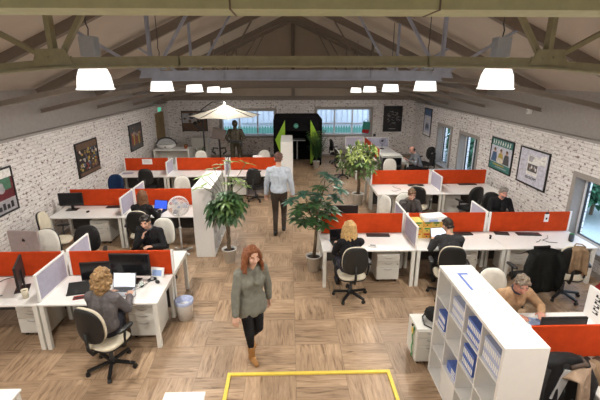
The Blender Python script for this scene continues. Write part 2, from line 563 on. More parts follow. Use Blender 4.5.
window(2, 'y', YB, *WB[1], [.34, .67], .42)
window(3, 'x', XR, *WR[0], [.5])
window(4, 'x', XR, *WR[1], [.5])
window(5, 'x', XR, *WR[2], [.52])

# door on the left wall near the back
dr = bpy.data.objects.new('door_1', None); C.objects.link(dr); dr['kind'] = 'structure'
MB().b2(XL, XL + .03, 16.74, 17.62, 0, 2.07).build('door_leaf', 'wood', dr, .004)
d = MB(); d.b2(XL, XL + .045, 16.66, 16.74, 0, 2.15); d.b2(XL, XL + .045, 17.62, 17.70, 0, 2.15); d.b2(XL, XL + .045, 16.74, 17.62, 2.07, 2.15)
d.build('door_frame', 'wood', dr, .004)
MB().tube([(XL + .03, 16.84, 1.02), (XL + .08, 16.84, 1.02), (XL + .08, 16.96, 1.02)], .011).build('door_handle', 'steel', dr)

# outside, seen through the windows
struct(MB().b2(XR + .4, XR + 14, -4, 24, -.25, -.1), 'ground_outside', 'pave', 'pale paving outside the right windows')
struct(MB().b2(XL - 6, XR + .4, YB + .4, 26, -.25, -.1), 'ground_outside', 'pave', 'pale paving outside the back windows')
cl = MB()
for i in range(60):
    x = -8 + i * .27
    cl.b2(x, x + .2, 21.0, 21.12, 1.25, 4.4)
cl.b2(-8, 8.2, 21.06, 21.2, -.1, 4.4)
struct(cl, 'wall_outside', 'clad', 'pale ribbed building outside the back windows')
cg = MB()
for i in range(120):
    x = -8 + i * .135
    cg.prism([(x, 0), (x + .125, 0), (x + .125, 1.02), (x + .062, 1.16), (x, 1.02)], 20.7, 20.73)
o = cg.build('picket_fence', 'cladgreen')
tag(o, 'green picket fence outside the back windows', 'fence')

# ------------------------------------------------------------------ roof steel
CX = 0.15
def truss(y, zc, ztop, mchord, mtop, mdiag, label, depth_c=.09, hw=.05, collar=False):
    t = thing('roof_truss', label, 'roof truss', (CX, y, 0), 0, 'steel roof trusses across the hall')
    prof = [(0, 0), (1.1, 0), (2.2, -.015), (2.7, -.06), (3.2, -.13), (3.8, -.24), (4.5, -.38), (5.0, -.49), (5.5, -.61)]
    for sg in (-1, 1):
        b = MB()
        for i in range(len(prof) - 1):
            p, q = prof[i], prof[i + 1]
            dc = depth_c if p[0] < 2 else min(depth_c, .075)
            b.m = 0 if p[0] < 2 else 1
            b.bar((sg * p[0], 0, zc + p[1] - depth_c / 2 + dc / 2), (sg * (q[0] + .01), 0, zc + q[1] - depth_c / 2 + dc / 2), hw * 2, dc)
            b.bar((sg * p[0], 0, zc + p[1] - depth_c / 2), (sg * (q[0] + .01), 0, zc + q[1] - depth_c / 2), hw * 3.4, .018)
        b.build('bottom_chord', [mchord, 'olive' if mchord == 'olive' else 'brownsteel'], t)
    def top(x): return ztop - SLOPE * abs(x) + .08
    for sg in (-1, 1):
        b = MB(); b.bar((0, 0, top(0)), (sg * 5.5, 0, top(5.5)), .13, .17)
        b.build('top_chord', mtop, t)
        b = MB(); b.b2(sg * 2.2 - .022, sg * 2.2 + .022, -.05, .03, zc - .03, top(2.2) - .05)
        b.build('vertical_strut', mdiag, t)
        b = MB(); b.bar((sg * 2.17, 0, zc), (sg * 1.05, 0, top(1.05) - .02), .05, .04); b.build('diagonal_strut', mdiag, t)
        b = MB(); b.bar((sg * 2.23, 0, zc), (sg * 3.35, 0, top(3.35) - .02), .05, .04); b.build('diagonal_strut', mdiag, t)
        gp = MB(); gp.prism([(sg * 2.02, zc - .03), (sg * 2.38, zc - .05), (sg * 2.32, zc + .10), (sg * 2.08, zc + .10)], -.062, -.052)
        gp.build('gusset_plate', mchord, t)
        bl = MB()
        for k in range(4):
            bl.ell((sg * (2.03 + .10 * k), -.066, zc + .03), (.012, .008, .012), n=6, m=4)
        bl.build('bolt_row', mchord, t)
    if collar:
        b = MB(); b.b2(-.28, .28, -.05, .05, top(0) - .17, top(0) - .05); b.build('ridge_plate', mtop, t)
    return t
truss(3.8, 3.805, 5.87, 'olive', 'brownsteel', 'olive', 'olive steel roof truss nearest the viewer with bolted gusset plates', .085)
truss(6.4, 3.68, 5.80, 'bluesteel', 'brownsteel', 'bluesteel', 'blue-grey steel roof truss, second from the viewer, with scratched bottom chord', .14)
truss(9.05, 3.56, 5.70, 'brownsteel', 'brownsteel', 'bluesteel', 'brown steel roof truss, third from the viewer', .12)
truss(11.7, 3.44, 5.56, 'brownsteel', 'brownsteel', 'brownsteel', 'brown steel roof truss, fourth from the viewer', .12)
truss(14.4, 3.32, 5.47, 'brownsteel', 'brownsteel', 'brownsteel', 'brown steel roof truss, fifth from the viewer', .12, collar=True)
truss(17.0, 3.20, 5.62, 'brownsteel', 'brownsteel', 'brownsteel', 'brown steel roof truss, closest to the back gable', .12)
bt = thing('crane_beam', 'pale olive steel beam crossing overhead at the top of the view', 'beam', (0, 2.0, 3.98))
b = MB(); b.b2(-5.5, 5.9, 0, .235, 0, .022); b.build('bottom_flange', 'olive_l', bt)
b = MB(); b.b2(-5.5, 5.9, .0, .02, .022, .30); b.build('web', 'olive_l', bt)
b = MB(); b.b2(-5.5, 5.9, 0, .235, .30, .322); b.build('top_flange', 'olive_l', bt)
for x in (-.26, .70):
    b = MB(); b.b2(x - .004, x + .004, -.004, .237, -.004, .30); b.build('joint_seam', 'brownsteel', bt)

# ------------------------------------------------------------------ pendant lamps
def lamp_light(name, parent, z, pw):
    l = bpy.data.lights.new(name, 'POINT')
    l.energy = pw; l.color = LAMP_COL; l.shadow_soft_size = .09
    o = bpy.data.objects.new(name, l); C.objects.link(o); o.parent = parent; o.location = (0, 0, z)
def pendant(x, y, z, label, pw=1.0):
    t = thing('pendant_lamp', label, 'lamp', (x, y, z), 0, 'white dome pendant lamps under the trusses')
    p = [(.215, 0), (.218, .012), (.205, .016), (.200, .07), (.185, .16), (.16, .225), (.13, .262), (.10, .28)]
    MB().lathe(p, n=32, cap=(False, True)).build('lamp_shade', 'shade', t, 0, True)
    MB().lathe([(.10, .28), (.11, .285), (.11, .315), (.07, .33)], n=20).build('lamp_collar', 'dark_steel', t, 0, True)
    bx = MB(); bx.b2(-.085, .085, -.075, .075, .375, .60)
    for k in range(5): bx.b2(-.092, .092, -.06 + k * .03 - .004, -.06 + k * .03 + .004, .385, .59)
    bx.tube([(0, 0, .33), (0, 0, .38)], .02)
    bx.build('ballast_box', 'ballast', t, .004)
    zt = rz_(x) - z
    MB().tube([(0, 0, .60), (.012, 0, .68), (-.01, 0, .75), (0, 0, .85), (0, 0, zt)], .008, 6).build('hanging_cable', 'dark_steel', t)
    lamp_light('lamp_light', t, .06, LAMP_W * pw)
    return t
ORD = ['nearest', 'second', 'third', 'fourth', 'farthest']
for i in range(5):
    y = 5.1 + 2.65 * i
    z = 3.515 - .0475 * (y - 5.1)
    for x, side in ((-2.33, 'left'), (2.58, 'right')):
        nm = {0: 'white dome pendant lamp nearest the viewer', 4: 'white dome pendant lamp farthest from the viewer'}.get(i, 'white dome pendant lamp, %s from the viewer' % ORD[i])
        pendant(x, y, z, nm + ' in the %s-hand row' % side, (1.0, 1.0, .85, .6, .3)[i])
for x, side in ((-2.33, 'left'), (2.58, 'right')):
    pendant(x, 2.45, 3.62, 'white dome pendant lamp overhead beside the viewer in the %s-hand row' % side, 1.25)
    pendant(x, -.2, 3.62, 'white dome pendant lamp behind the viewer in the %s-hand row' % side, 1.5)

# ------------------------------------------------------------------ desks, screens, dividers, pedestals
def desk(x0, x1, y0, y1, label, rz=0, ends=(True, True), group='white bench desks', light_block=0):
    """top spans x0..x1, y0..y1 (before rotation about its centre)"""
    cx, cy = (x0 + x1) / 2, (y0 + y1) / 2
    hw, hd = (x1 - x0) / 2, (y1 - y0) / 2
    t = thing('desk', label, 'desk', (cx, cy, 0), rz, group)
    MB().b2(-hw + .003, hw - .003, -hd + .003, hd - .003, .705, .73).build('desktop', 'white', t, .004)
    for sx in (-1, 1):
        if not ends[0 if sx < 0 else 1]: continue
        for sy in (-1, 1):
            MB().box((sx * (hw - .045), sy * (hd - .045), .3525), (.06, .06, .705)).build('leg', 'offwhite', t, .004)
        MB().box((sx * (hw - .045), 0, .66), (.04, 2 * hd - .15, .06)).build('side_rail', 'offwhite', t, .003)
    MB().b2(-hw + .09, hw - .09, -.02, .02, .60, .70).build('cross_rail', 'offwhite', t, .003)
    if light_block: MB().b2(-hw + .08, hw - .08, light_block * (hd - .012) - .008, light_block * (hd - .012) + .008, .16, .70).build('light_block_panel', 'darkpanel', t)  # unseen dark panel, added to block light and darken the floor under the desk
    return t

def screen(x0, x1, y, label, rz=0, white=(True, True), z0=.733, z1=1.13, group='orange desk screens'):
    cx = (x0 + x1) / 2; hw = (x1 - x0) / 2
    t = thing('desk_screen', label, 'desk screen', (cx, y, z0), rz, group)
    h = z1 - z0
    MB().b2(-hw + .02, hw - .02, -.013, .013, 0, h).build('fabric_panel', 'orange', t, .004)
    for s, on in ((-1, white[0]), (1, white[1])):
        if on: tag(MB().b2(s * hw - .018, s * hw + .018, -.018, .018, 0, h + .008).build('end_post', 'white', t, .003), 'white end post')
    return t

def divider(x, y0, y1, label, z0=.733, z1=1.14, rz=0, marks=False):
    cy = (y0 + y1) / 2; h = abs(y1 - y0) / 2
    t = thing('desk_divider', label, 'desk divider', (x, cy, z0), rz, 'lavender grey desk dividers')
    H = z1 - z0
    MB().b2(-.011, .011, -h + .02, h - .02, .02, H - .02).build('fabric_panel', 'lavender', t)
    f = MB()
    f.b2(-.016, .016, -h, h, H - .022, H); f.b2(-.016, .016, -h, h, 0, .022)
    f.b2(-.016, .016, -h, -h + .03, .022, H - .022); f.b2(-.016, .016, h - .03, h, .022, H - .022)
    tag(f.build('frame', 'white', t, .003), 'white edge frame')
    return t

def pedestal(x, y, rz, label, w=.42, d=.46, h=.56):
    t = thing('pedestal', label, 'drawer unit', (x, y, 0), rz, 'white mobile drawer pedestals')
    MB().b2(-w / 2, w / 2, -d / 2 + .02, d / 2, .06, h).build('cabinet_body', 'offwhite', t, .006)
    zs = [(.07, .31), (.315, .425), (.43, .535)]
    for a, b in zs:
        dr = MB().b2(-w / 2 + .006, w / 2 - .006, -d / 2, -d / 2 + .019, a, b).build('drawer', 'offwhite', t, .005)
        hb = MB()
        for k in range(7):
            u = -.06 + .02 * k
            hb.box((u, -d / 2 - .004, b - .028 - .014 * (1 - (u / .06) ** 2)), (.022, .010, .008))
        hb.build('handle', 'steel', dr)
    lk = MB().tube([(w / 2 - .04, -d / 2 - .004, .38), (w / 2 - .04, -d / 2 + .002, .38)], .010, 10)
    lk.build('lock', 'dark_steel', t)
    for sx in (-1, 1):
        for sy in (-1, 1):
            MB().tube([(sx * (w / 2 - .05) - .012, sy * (d / 2 - .07), .03), (sx * (w / 2 - .05) + .012, sy * (d / 2 - .07), .03)], .03, 12).tube([(sx * (w / 2 - .05), sy * (d / 2 - .07), .03), (sx * (w / 2 - .05), sy * (d / 2 - .07), .061)], .008).build('caster', 'blackp', t)
    return t

# left front cluster (L): screens on y 5.65
LX = [-5.02, -3.41, -1.80]
desk(LX[0], LX[1], 4.80, 5.62, 'white desk by the left wall in the front left bench, cables on it', light_block=1)
desk(LX[1], LX[2], 4.80, 5.62, 'white desk where the woman in grey sits with her open laptop', light_block=1)
desk(LX[0], LX[1], 5.67, 6.50, 'white desk holding the silver all-in-one computer by the left wall', light_block=-1)
desk(LX[1], LX[2], 5.67, 6.50, 'white desk where the man in black leans on his hand', light_block=-1)
screen(LX[0], LX[1] - .03, 5.645, 'orange screen behind the side-on black monitor at the left edge')
screen(LX[1] + .05, LX[2] - .0, 5.645, 'orange screen behind the two black monitors of the woman in grey')
divider(LX[1] + .01, 4.86, 5.60, 'lavender divider with white frame beside the woman in grey')
divider(LX[1] + .01, 5.69, 6.35, 'lavender divider behind the orange screens, left of the man in black')
pedestal(-2.10, 5.24, 0, 'white drawer pedestal at the right end under the desk of the woman in grey')
pedestal(-3.74, 5.35, 0, 'white drawer pedestal under the cable-strewn desk at the left edge')
# left second row (M): screens on y 9.1
MX_ = [-5.22, -3.65, -2.02]
desk(MX_[0], MX_[1], 8.25, 9.07, 'white desk with the black monitor against the left wall', light_block=1)
desk(MX_[1], MX_[2], 8.25, 9.07, 'white desk where the long-haired woman sits with a blue-lit laptop', light_block=1)
desk(MX_[0], MX_[1], 9.12, 9.94, 'white desk behind the dark red screen, by the left wall', light_block=-1)
desk(MX_[1], MX_[2], 9.12, 9.94, 'white desk behind the orange screen, next to the tall white shelf', light_block=-1)
screen(MX_[0] + .1, MX_[1] - .03, 9.095, 'orange-red screen behind the black monitor by the left wall')
screen(MX_[1] + .03, MX_[2], 9.095, 'orange screen behind the white fan and the long-haired woman')
divider(MX_[1], 8.33, 9.06, 'lavender divider on the left of the long-haired woman')
divider(MX_[1], 9.13, 9.80, 'lavender divider beyond the long-haired woman, past the orange screen')
pedestal(-4.25, 8.72, 0, 'white drawer pedestal under the desk with the black monitor by the left wall')
# left back row (B): screens on y 12.7
BX = [-5.28, -3.72, -1.97, -.33]
desk(BX[0], BX[1], 11.85, 12.67, 'white desk with papers in the back left row, against the left wall', light_block=1)
desk(BX[1], BX[2], 11.85, 12.67, 'white desk in the middle of the back left row', light_block=1)
desk(BX[2], BX[3], 11.85, 12.67, 'white desk in the back left row where the empty black chair stands', light_block=1)
desk(BX[0], BX[1], 12.73, 13.55, 'white desk behind the dark red screen of the back left row', light_block=-1)
desk(BX[1], BX[2], 12.73, 13.55, 'white desk behind the middle screen of the back left row', light_block=-1)
desk(BX[2], BX[3], 12.73, 13.55, 'white desk behind the screen that ends at the tall white shelf', light_block=-1)
s_ = screen(BX[0] + .04, BX[1] - .12, 12.70, 'dark orange screen with a sheet of paper pinned on it')
screen(BX[1] + .12, BX[2] - .05, 12.70, 'orange screen in the middle of the back left row')
screen(BX[2] + .08, BX[3], 12.70, 'orange screen of the back left row beside the walking man')
divider(BX[1], 11.98, 12.69, 'lavender divider right of the screen with the pinned sheet')
divider(BX[2] + .02, 11.98, 12.69, 'lavender divider left of the empty black chair in the back left row')
pedestal(-1.55, 12.30, 0, 'white drawer pedestal left of the empty black chair in the back left row')
pp = MB().b2(-.16, .16, -.003, .0, 0, .17); pp.m = 1
for k in range(3): pp.b2(-.10, .10 - .05 * (k == 2), -.0042, -.003, .06 + .03 * k, .068 + .03 * k)
o = pp.build('paper_notice', ['paper', 'grey']); o.location = (-4.52, 12.684, .93)
tag(o, 'white sheet of paper pinned to the dark orange screen', 'notice')
# right front cluster (R): screens on y 7.22
RXs = [.58, 2.25, 3.87, 5.52]
desk(RXs[0], RXs[1], 6.40, 7.20, 'white desk where the blond woman sits', light_block=1)
desk(RXs[1], RXs[2], 6.40, 7.20, 'white desk where the man in dark grey works', light_block=1)
desk(RXs[2], RXs[3], 6.40, 7.20, 'white desk by the right window, earphones and keyboard on it', light_block=1)
desk(RXs[0], RXs[1], 7.25, 8.05, 'white desk with the wide black monitor seen from behind', light_block=-1)
desk(RXs[1], RXs[2], 7.25, 8.05, 'white desk where the woman in the scarf sits', light_block=-1)
desk(RXs[2], RXs[3], 7.25, 8.05, 'white desk where the grey-haired man in black sits', light_block=-1)
screen(RXs[0] + .02, RXs[1] - .04, 7.225, 'orange screen in front of the blond woman')
screen(RXs[1] + .04, RXs[2] - .04, 7.225, 'orange screen between the man in dark grey and the woman in the scarf')
screen(RXs[2] + .04, RXs[3] - .02, 7.225, 'orange screen with a white socket tag, by the right window')
divider(RXs[1], 6.46, 7.20, 'lavender divider between the blond woman and the man in dark grey')
divider(RXs[1], 7.25, 7.95, 'lavender divider left of the woman in the scarf')
divider(RXs[2], 7.25, 7.95, 'lavender divider left of the grey-haired man in black')
pedestal(1.80, 6.79, 0, 'white drawer pedestal under the desk right of the blond woman', h=.57)
pedestal(4.28, 6.93, 0, 'white drawer pedestal under the desk by the right window')
pedestal(3.30, 6.93, 0, 'white drawer pedestal in the shade right of the man in dark grey')
# right second row (RR): screens on y 10.8
QX = [2.28, 3.98, 5.58]
desk(QX[0], QX[1], 9.80, 10.77, 'white desk in the second right row, beside the potted tree', light_block=1)
desk(QX[1], QX[2], 9.80, 10.77, 'white desk in the second right row, against the right wall', light_block=1)
desk(QX[0], QX[1], 10.83, 11.65, 'white desk behind the second right row screen by the tree', light_block=-1)
desk(QX[1], QX[2], 10.83, 11.65, 'white desk behind the second right row screen, below the wall windows', light_block=-1)
screen(QX[0] + .03, QX[1] - .04, 10.80, 'orange screen in the second right row beside the potted tree')
screen(QX[1] + .06, QX[2] - .02, 10.80, 'dark orange screen in the second right row against the right wall')
divider(QX[1] + .01, 9.98, 10.77, 'lavender divider in the middle of the second right row')
pedestal(2.72, 10.40, 0, 'white drawer pedestal under the second right row desk by the tree')
pedestal(4.42, 10.40, 0, 'white drawer pedestal left of the black chair with the blue seat by the right wall')
# back right cluster, running towards the back wall
desk(2.62 - .4, 3.42 - .4 + .6, 0, .80, 'long white desk at the back, left of the narrow orange screen', rz=pi / 2, group='white bench desks').location = (2.80, 14.75, 0)
desk(0, 1.4, 0, .80, 'white desk at the far end of the back right cluster', rz=pi / 2).location = (2.80, 16.20, 0)
desk(0, 1.5, 0, 1.0, 'white desk where the balding man in grey sits', rz=pi / 2).location = (3.76, 14.50, 0)
desk(0, 1.4, 0, 1.0, 'white desk beyond the balding man in grey', rz=pi / 2).location = (3.76, 16.00, 0)
screen(0, 1.46, 0, 'narrow orange screen seen nearly edge-on at the back right', rz=pi / 2).location = (3.225, 14.62, .733)
screen(0, 1.40, 0, 'orange screen behind the edge-on one at the back right', rz=pi / 2).location = (3.225, 16.10, .733)
divider(0, 0, .78, 'lavender divider closing the far end of the long white back desk', rz=pi / 2).location = (2.80, 16.93, .733)
divider(0, 0, .95, 'lavender divider beyond the balding man at the back right', rz=pi / 2).location = (3.76, 16.75, .733)
# near right desk pair
NX = [2.52, 4.10, 5.70]
desk(NX[0], NX[1], 3.62, 4.44, 'white desk where the man in the beige jumper writes')
desk(NX[1], NX[2], 3.62, 4.44, 'white desk by the right wall next to the marked divider')
desk(2.96, 4.56, 2.76, 3.57, 'white desk in front of the near right orange screen, jackets beside it')
screen(NX[0] + .03, NX[1] - .02, 3.595, 'large orange screen in the near right corner')
dv = thing('desk_divider', 'white divider with black markings at the right edge beside the writing man', 'desk divider', (3.82, 4.03, .733))
MB().b2(-.014, .014, -.38, .38, 0, .41).build('board_panel', 'white', dv, .004)
dm = MB()
for row, (y0, n) in enumerate(((.20, 6), (-.02, 5))):
    for k in range(n):
        zz = .10 + .044 * k
        dm.b2(-.0155, -.014, y0 - .045, y0 + .045, zz, zz + .012)
        dm.b2(-.0155, -.014, y0 - .045 + .055 * (k % 2), y0 - .01 + .05 * (k % 2), zz + .01, zz + .034)
tag(dm.build('black_marking', 'blackp', dv), 'black sideways marking')
# desk ends seen at the bottom edge of the photograph
desk(-3.9, -2.66, 2.50, 3.29, 'corner of a white desk at the bottom left edge')
desk(-1.23, -.83, 2.75, 3.20, 'small white table end at the bottom edge, left of the yellow frame')

# ------------------------------------------------------------------ office chairs
def outline(w, h, e=3.2, n=32, taper=0.0):
    pts = []
    for k in range(n):
        t = 2 * pi * k / n
        c, s = cos(t), sin(t)
        x = math.copysign(abs(c) ** (2 / e), c) * w / 2
        z = math.copysign(abs(s) ** (2 / e), s) * h / 2
        x *= 1 - taper * (z / h + .5)
        pts.append((x, z))
    return pts
def padmesh(mb, pts, th, place):
    """soft slab: outline in (x, z), place(x, d, z) -> 3D, d is thickness direction"""
    n = len(pts)
    rings = [(.35, th / 2), (.75, th / 2), (.95, th * .36), (1.0, 0), (.95, -th * .36), (.75, -th / 2), (.35, -th / 2)]
    vs, fs = [], []
    for s, d in rings:
        for x, z in pts: vs.append(place(x * s, d, z * s))
    for i in range(len(rings) - 1):
        for k in range(n):
            k2 = (k + 1) % n
            fs.append((i * n + k, i * n + k2, (i + 1) * n + k2, (i + 1) * n + k))
    vs.append(place(0, th / 2, 0)); vs.append(place(0, -th / 2, 0))
    a, b = len(vs) - 2, len(vs) - 1
    for k in range(n):
        k2 = (k + 1) % n
        fs.append((k2, k, a)); fs.append(((len(rings) - 1) * n + k, (len(rings) - 1) * n + k2, b))
    mb.add(vs, fs)

def make_chair(label, pad, shell, arms=True, bh=.50, bw=.45, basecol='blackp', seat='same'):
    t = thing('office_chair', label, 'office chair', (0, 0, 0), 0, 'swivel office chairs')
    b = MB(); b.lathe([(.045, .07), (.05, .09), (.045, .13), (.03, .14)], n=14)
    for k in range(5):
        a = 2 * pi * k / 5 + .3
        b.bar((.03 * cos(a), .03 * sin(a), .105), (.30 * cos(a), .30 * sin(a), .075), .045, .03)
    b.build('star_base', basecol, t, .003)
    for k in range(5):
        a = 2 * pi * k / 5 + .3
        c = MB(); px, py = .295 * cos(a), .295 * sin(a)
        c.tube([(px - .022 * sin(a), py + .022 * cos(a), .028), (px + .022 * sin(a), py - .022 * cos(a), .028)], .028, 12)
        c.tube([(px, py, .028), (px, py, .07)], .008, 6)
        c.build('caster', 'blackp', t)
    MB().lathe([(.028, .12), (.028, .28), (.018, .28), (.018, .39)], n=14).build('gas_column', 'dark_steel', t)
    m = MB(); m.b2(-.10, .10, -.14, .10, .375, .405); m.bar((.08, .02, .385), (.24, .03, .375), .012, .012)
    m.build('tilt_mechanism', 'blackp', t, .003)
    sp = outline(.47, .46)
    q = MB(); padmesh(q, sp, .035, lambda x, d, z: V((x, z + .0, .415 + d + .02 * (abs(z) / .23) ** 3 * 0)))
    q.build('seat_pan', 'blackp', t, 0, True)
    q = MB(); padmesh(q, sp, .055, lambda x, d, z: V((x, z, .445 + d - .03 * max(0, (z - .10) / .13) ** 2)))
    q.build('seat_cushion', pad if seat == 'same' else seat, t, 0, True)
    bz = .56 + bh / 2
    bp = outline(bw, bh, 2.7, 36, .10)
    def bk(off):
        return lambda x, d, z: V((x, -.235 + off - d + .9 * x * x - .10 * (z + bh / 2) * .9 - .05 * max(0, -z) , bz + z))
    q = MB(); padmesh(q, bp, .035, bk(-.022)); q.build('back_shell', shell, t, 0, True)
    bp2 = outline(bw * 1.0, bh * 1.005, 2.7, 36, .10)
    q = MB(); padmesh(q, bp2, .05, bk(.017)); q.build('back_cushion', pad, t, 0, True)
    q = MB(); q.tube([(0, -.10, .385), (0, -.26, .40), (0, -.315, .50), (0, -.325, .74)], [.022, .024, .022, .018], 8)
    q.build('back_support', 'blackp', t, 0, True)
    if arms:
        for s in (-1, 1):
            a = MB(); a.tube([(s * .18, .0, .40), (s * .275, -.01, .42), (s * .29, -.02, .55), (s * .29, .0, .65)], .016, 8)
            ar = a.build('armrest', 'blackp', t, 0, True)
            q = MB(); padmesh(q, outline(.075, .26, 3), .035, lambda x, d, z, s=s: V((s * .29 + x, .01 + z, .665 + d)))
            q.build('arm_pad', 'blackp', ar, 0, True)
    return t

ch_cream = make_chair('black-backed swivel chair with cream edge, the woman in grey sits on it', 'cream', 'blackp')
ch_cream.location = (-2.34, 4.44, 0); ch_cream.rotation_euler.z = R(-20)
ch_white = make_chair('cream round-backed chair beside the silver all-in-one computer', 'whitepad', 'blackp', arms=False, bh=.52, bw=.46, seat='cream')
ch_white.location = (-4.27, 6.44, 0); ch_white.rotation_euler.z = R(186)
ch_black = make_chair('empty black swivel chair in the back left row, turned to its desk', 'blackf', 'blackp')
ch_black.location = (-1.02, 11.72, 0); ch_black.rotation_euler.z = R(-6)
ch_blue = make_chair('navy blue chair against the left wall, behind the second left row', 'bluef', 'bluef', arms=False)
ch_blue.location = (-4.78, 10.55, 0); ch_blue.rotation_euler.z = R(176)
dup(ch_cream, (-4.72, 7.72, 0), R(-82), 'black-backed cream chair seen side-on by the left wall, under the desk with the black monitor')
dup(ch_cream, (1.05, 6.10, 0), R(4), 'black-backed cream-edged chair the blond woman sits on')
dup(ch_cream, (2.70, 6.08, 0), R(-12), 'black-backed chair with a white rim the man in dark grey sits on')
dup(ch_cream, (-3.12, 7.98, 0), R(6), 'black-backed chair under the long-haired woman')
dup(ch_white, (-2.42, 6.97, 0), R(172), 'white chair the man in black sits on, resting his chin')
dup(ch_white, (-2.86, 10.25, 0), R(183), 'white round-backed chair behind the orange screen with the fan')
dup(ch_black, (-4.22, 11.75, 0), R(4), 'black chair in front of the screen with the pinned sheet')
dup(ch_white, (1.97, 8.45, 0), R(115), 'white chair with dark back edge, right of the wide black monitor')
dup(ch_white, (2.60, 8.52, 0), R(160), 'white chair behind the woman in the scarf')
ch_seat = dup(ch_cream, (3.30, 9.65, 0), R(-28), 'black-backed cream chair right behind the woman in the scarf')
dup(ch_black, (4.55, 9.55, 0), R(18), 'black chair at the second right row desk against the wall')
dup(ch_black, (3.98, 5.92, 0), R(6), 'black chair with a dark jacket hung over its back')
dup(ch_cream, (4.70, 6.0, 0), R(-20), 'black-backed cream chair with a brown cloth hung on it')
dup(ch_white, (2.86, 4.76, 0), R(180), 'white round-backed chair the man in beige sits on')
dup(ch_white, (3.27, 12.38, 0), R(181), 'large white round-backed chair behind the second right row by the tree')
dup(ch_black, (4.85, 13.78, 0), R(88), 'black chair the balding man sits on')
dup(ch_black, (5.18, 14.75, 0), R(115), 'tall black chair between the balding man and the right wall')
dup(ch_black, (2.05, 16.9, 0), R(-80), 'black chair at the far desk below the right back window')
dup(ch_white, (2.0, 14.45, 0), R(-75), 'white chair at the long back desk, partly behind the potted tree')
dup(ch_white, (-3.14, 13.98, 0), R(178), 'white chair behind the middle orange screen of the back left row')
dup(ch_white, (-.86, 14.0, 0), R(184), 'white chair behind the back left screen next to the tall white shelf')
dup(ch_black, (4.72, 8.55, 0), R(180), 'black chair under the grey-haired man in black')

# ------------------------------------------------------------------ cube shelves
def cube_shelf(name, label, loc, rz, cols=4, rows=4, Lx=1.53, D=.39, Hh=1.50, g=.038, i=.016):
    """open on the -Y side, length along X, origin at a corner (x 0..Lx, y 0..D)"""
    t = thing(name, label, 'shelf', loc, rz, 'white cube shelf units')
    MB().b2(0, g, 0, D, 0, Hh).build('end_panel', 'white', t, .003)
    MB().b2(Lx - g, Lx, 0, D, 0, Hh).build('end_panel', 'white', t, .003)
    MB().b2(g, Lx - g, 0, D, Hh - g, Hh).build('top_panel', 'white', t, .003)
    MB().b2(g, Lx - g, 0, D, 0, g).build('bottom_panel', 'white', t, .003)
    MB().b2(g, Lx - g, D - .012, D - .002, g, Hh - g).build('back_panel', 'white', t)
    cw = (Lx - 2 * g - (cols - 1) * i) / cols
    chh = (Hh - 2 * g - (rows - 1) * i) / rows
    for k in range(1, cols):
        x = g + k * cw + (k - 1) * i
        MB().b2(x, x + i, .002, D - .013, g, Hh - g).build('upright', 'white', t)
    for k in range(1, rows):
        z = g + k * chh + (k - 1) * i
        b = MB()
        for c in range(cols):
            x = g + c * (cw + i); b.b2(x, x + cw, .004, D - .013, z, z + i)
        b.build('shelf_board', 'white', t)
    return t, cw, chh, g, i
# near right bookcase: open face towards -X; rz=-90deg: local x -> -y, local y -> +x
BK, cw, chh, gg, ii = cube_shelf('cube_shelf', 'white cube shelf unit in the near right foreground holding blue boxes', (1.80, 4.30, 0), R(-90))
def bk_pt(c, r, u=.0, dpt=.05):       # cell column from the far end, row from the bottom
    return (1.80 + dpt, 4.30 - (gg + c * (cw + ii) + u), gg + r * (chh + ii) + .0015)
def box_stack(c, r, n, u0, w, h, dcol, label, group, lean=0):
    """row of thin upright boxes in a cell: one thing per box"""
    for k in range(n):
        x, y, z = bk_pt(c, r, u0 + k * (w + .002) + w / 2, .03)
        b = MB(); b.b2(0, .20, -w / 2, w / 2, 0, h); b.m = 1
        b.b2(-.001, 0, -w / 2 + .004, w / 2 - .004, .02, h * .35); b.b2(-.001, 0, -w / 2 + .004, w / 2 - .004, h * .55, h * .85)
        o = b.build('flat_box', [dcol, 'paper'])
        o.location = (x, y, z)
        tag(o, label, 'box', group)
BW = (cw - .03)
box_stack(1, 3, 10, .015, .030, .22, 'boxpale', 'pale blue box in the filled top-row cell farthest from the viewer', 'pale blue boxes in the far top cell')
box_stack(2, 3, 8, .03, .032, .21, 'boxblue', 'bright blue box in the third top-row cell from the far end', 'blue boxes in the third top cell')
box_stack(3, 3, 10, .015, .030, .24, 'boxpale', 'pale blue box in the top-row cell nearest the viewer', 'pale blue boxes in the near top cell')
box_stack(0, 2, 6, .04, .032, .19, 'boxblue', 'blue box in the second-row cell at the far end', 'blue boxes in the far second-row cell')
box_stack(2, 2, 7, .02, .032, .24, 'boxblue', 'blue box standing in the third cell of the second row', 'blue boxes in the third second-row cell')
for k in range(3):
    b = MB(); b.b2(0, .21, -.12, .12, 0, .032); b.m = 1; b.b2(-.001, 0, -.10, .0, .006, .026)
    o = b.build('flat_box', ['boxblue', 'paper']); x, y, z = bk_pt(1, 1, .16, .04); o.location = (x, y, z + k * .0325)
    tag(o, 'blue box lying in the small pile in the third-row cell', 'box', 'blue boxes lying in the third row')
MB().b2(gg + cw + ii + .003, gg + 2 * cw + ii - .003, .004, .02, gg + .003, gg + chh - .003).build('door', 'white', BK, .003)
# purple marking on its top
pm = MB(); pm.b2(1.93, 1.96, 3.72, 4.10, 1.5002, 1.5016); pm.b2(1.96, 2.05, 4.06, 4.10, 1.5002, 1.5016)
tag(pm.build('purple_tape', 'boxblue'), 'purple tape strip stuck on top of the foreground shelf', 'tape')
for k, (x, y) in enumerate(((2.06, 3.74), (2.10, 3.66), (2.02, 3.40), (2.06, 3.12))):
    o = MB().box((x, y, 1.5010), (.05, .012, .002), rz=.5 + k).build('tape_scrap', 'grey')
    tag(o, 'small grey tape scrap on top of the foreground shelf', 'tape', 'tape scraps on the foreground shelf')
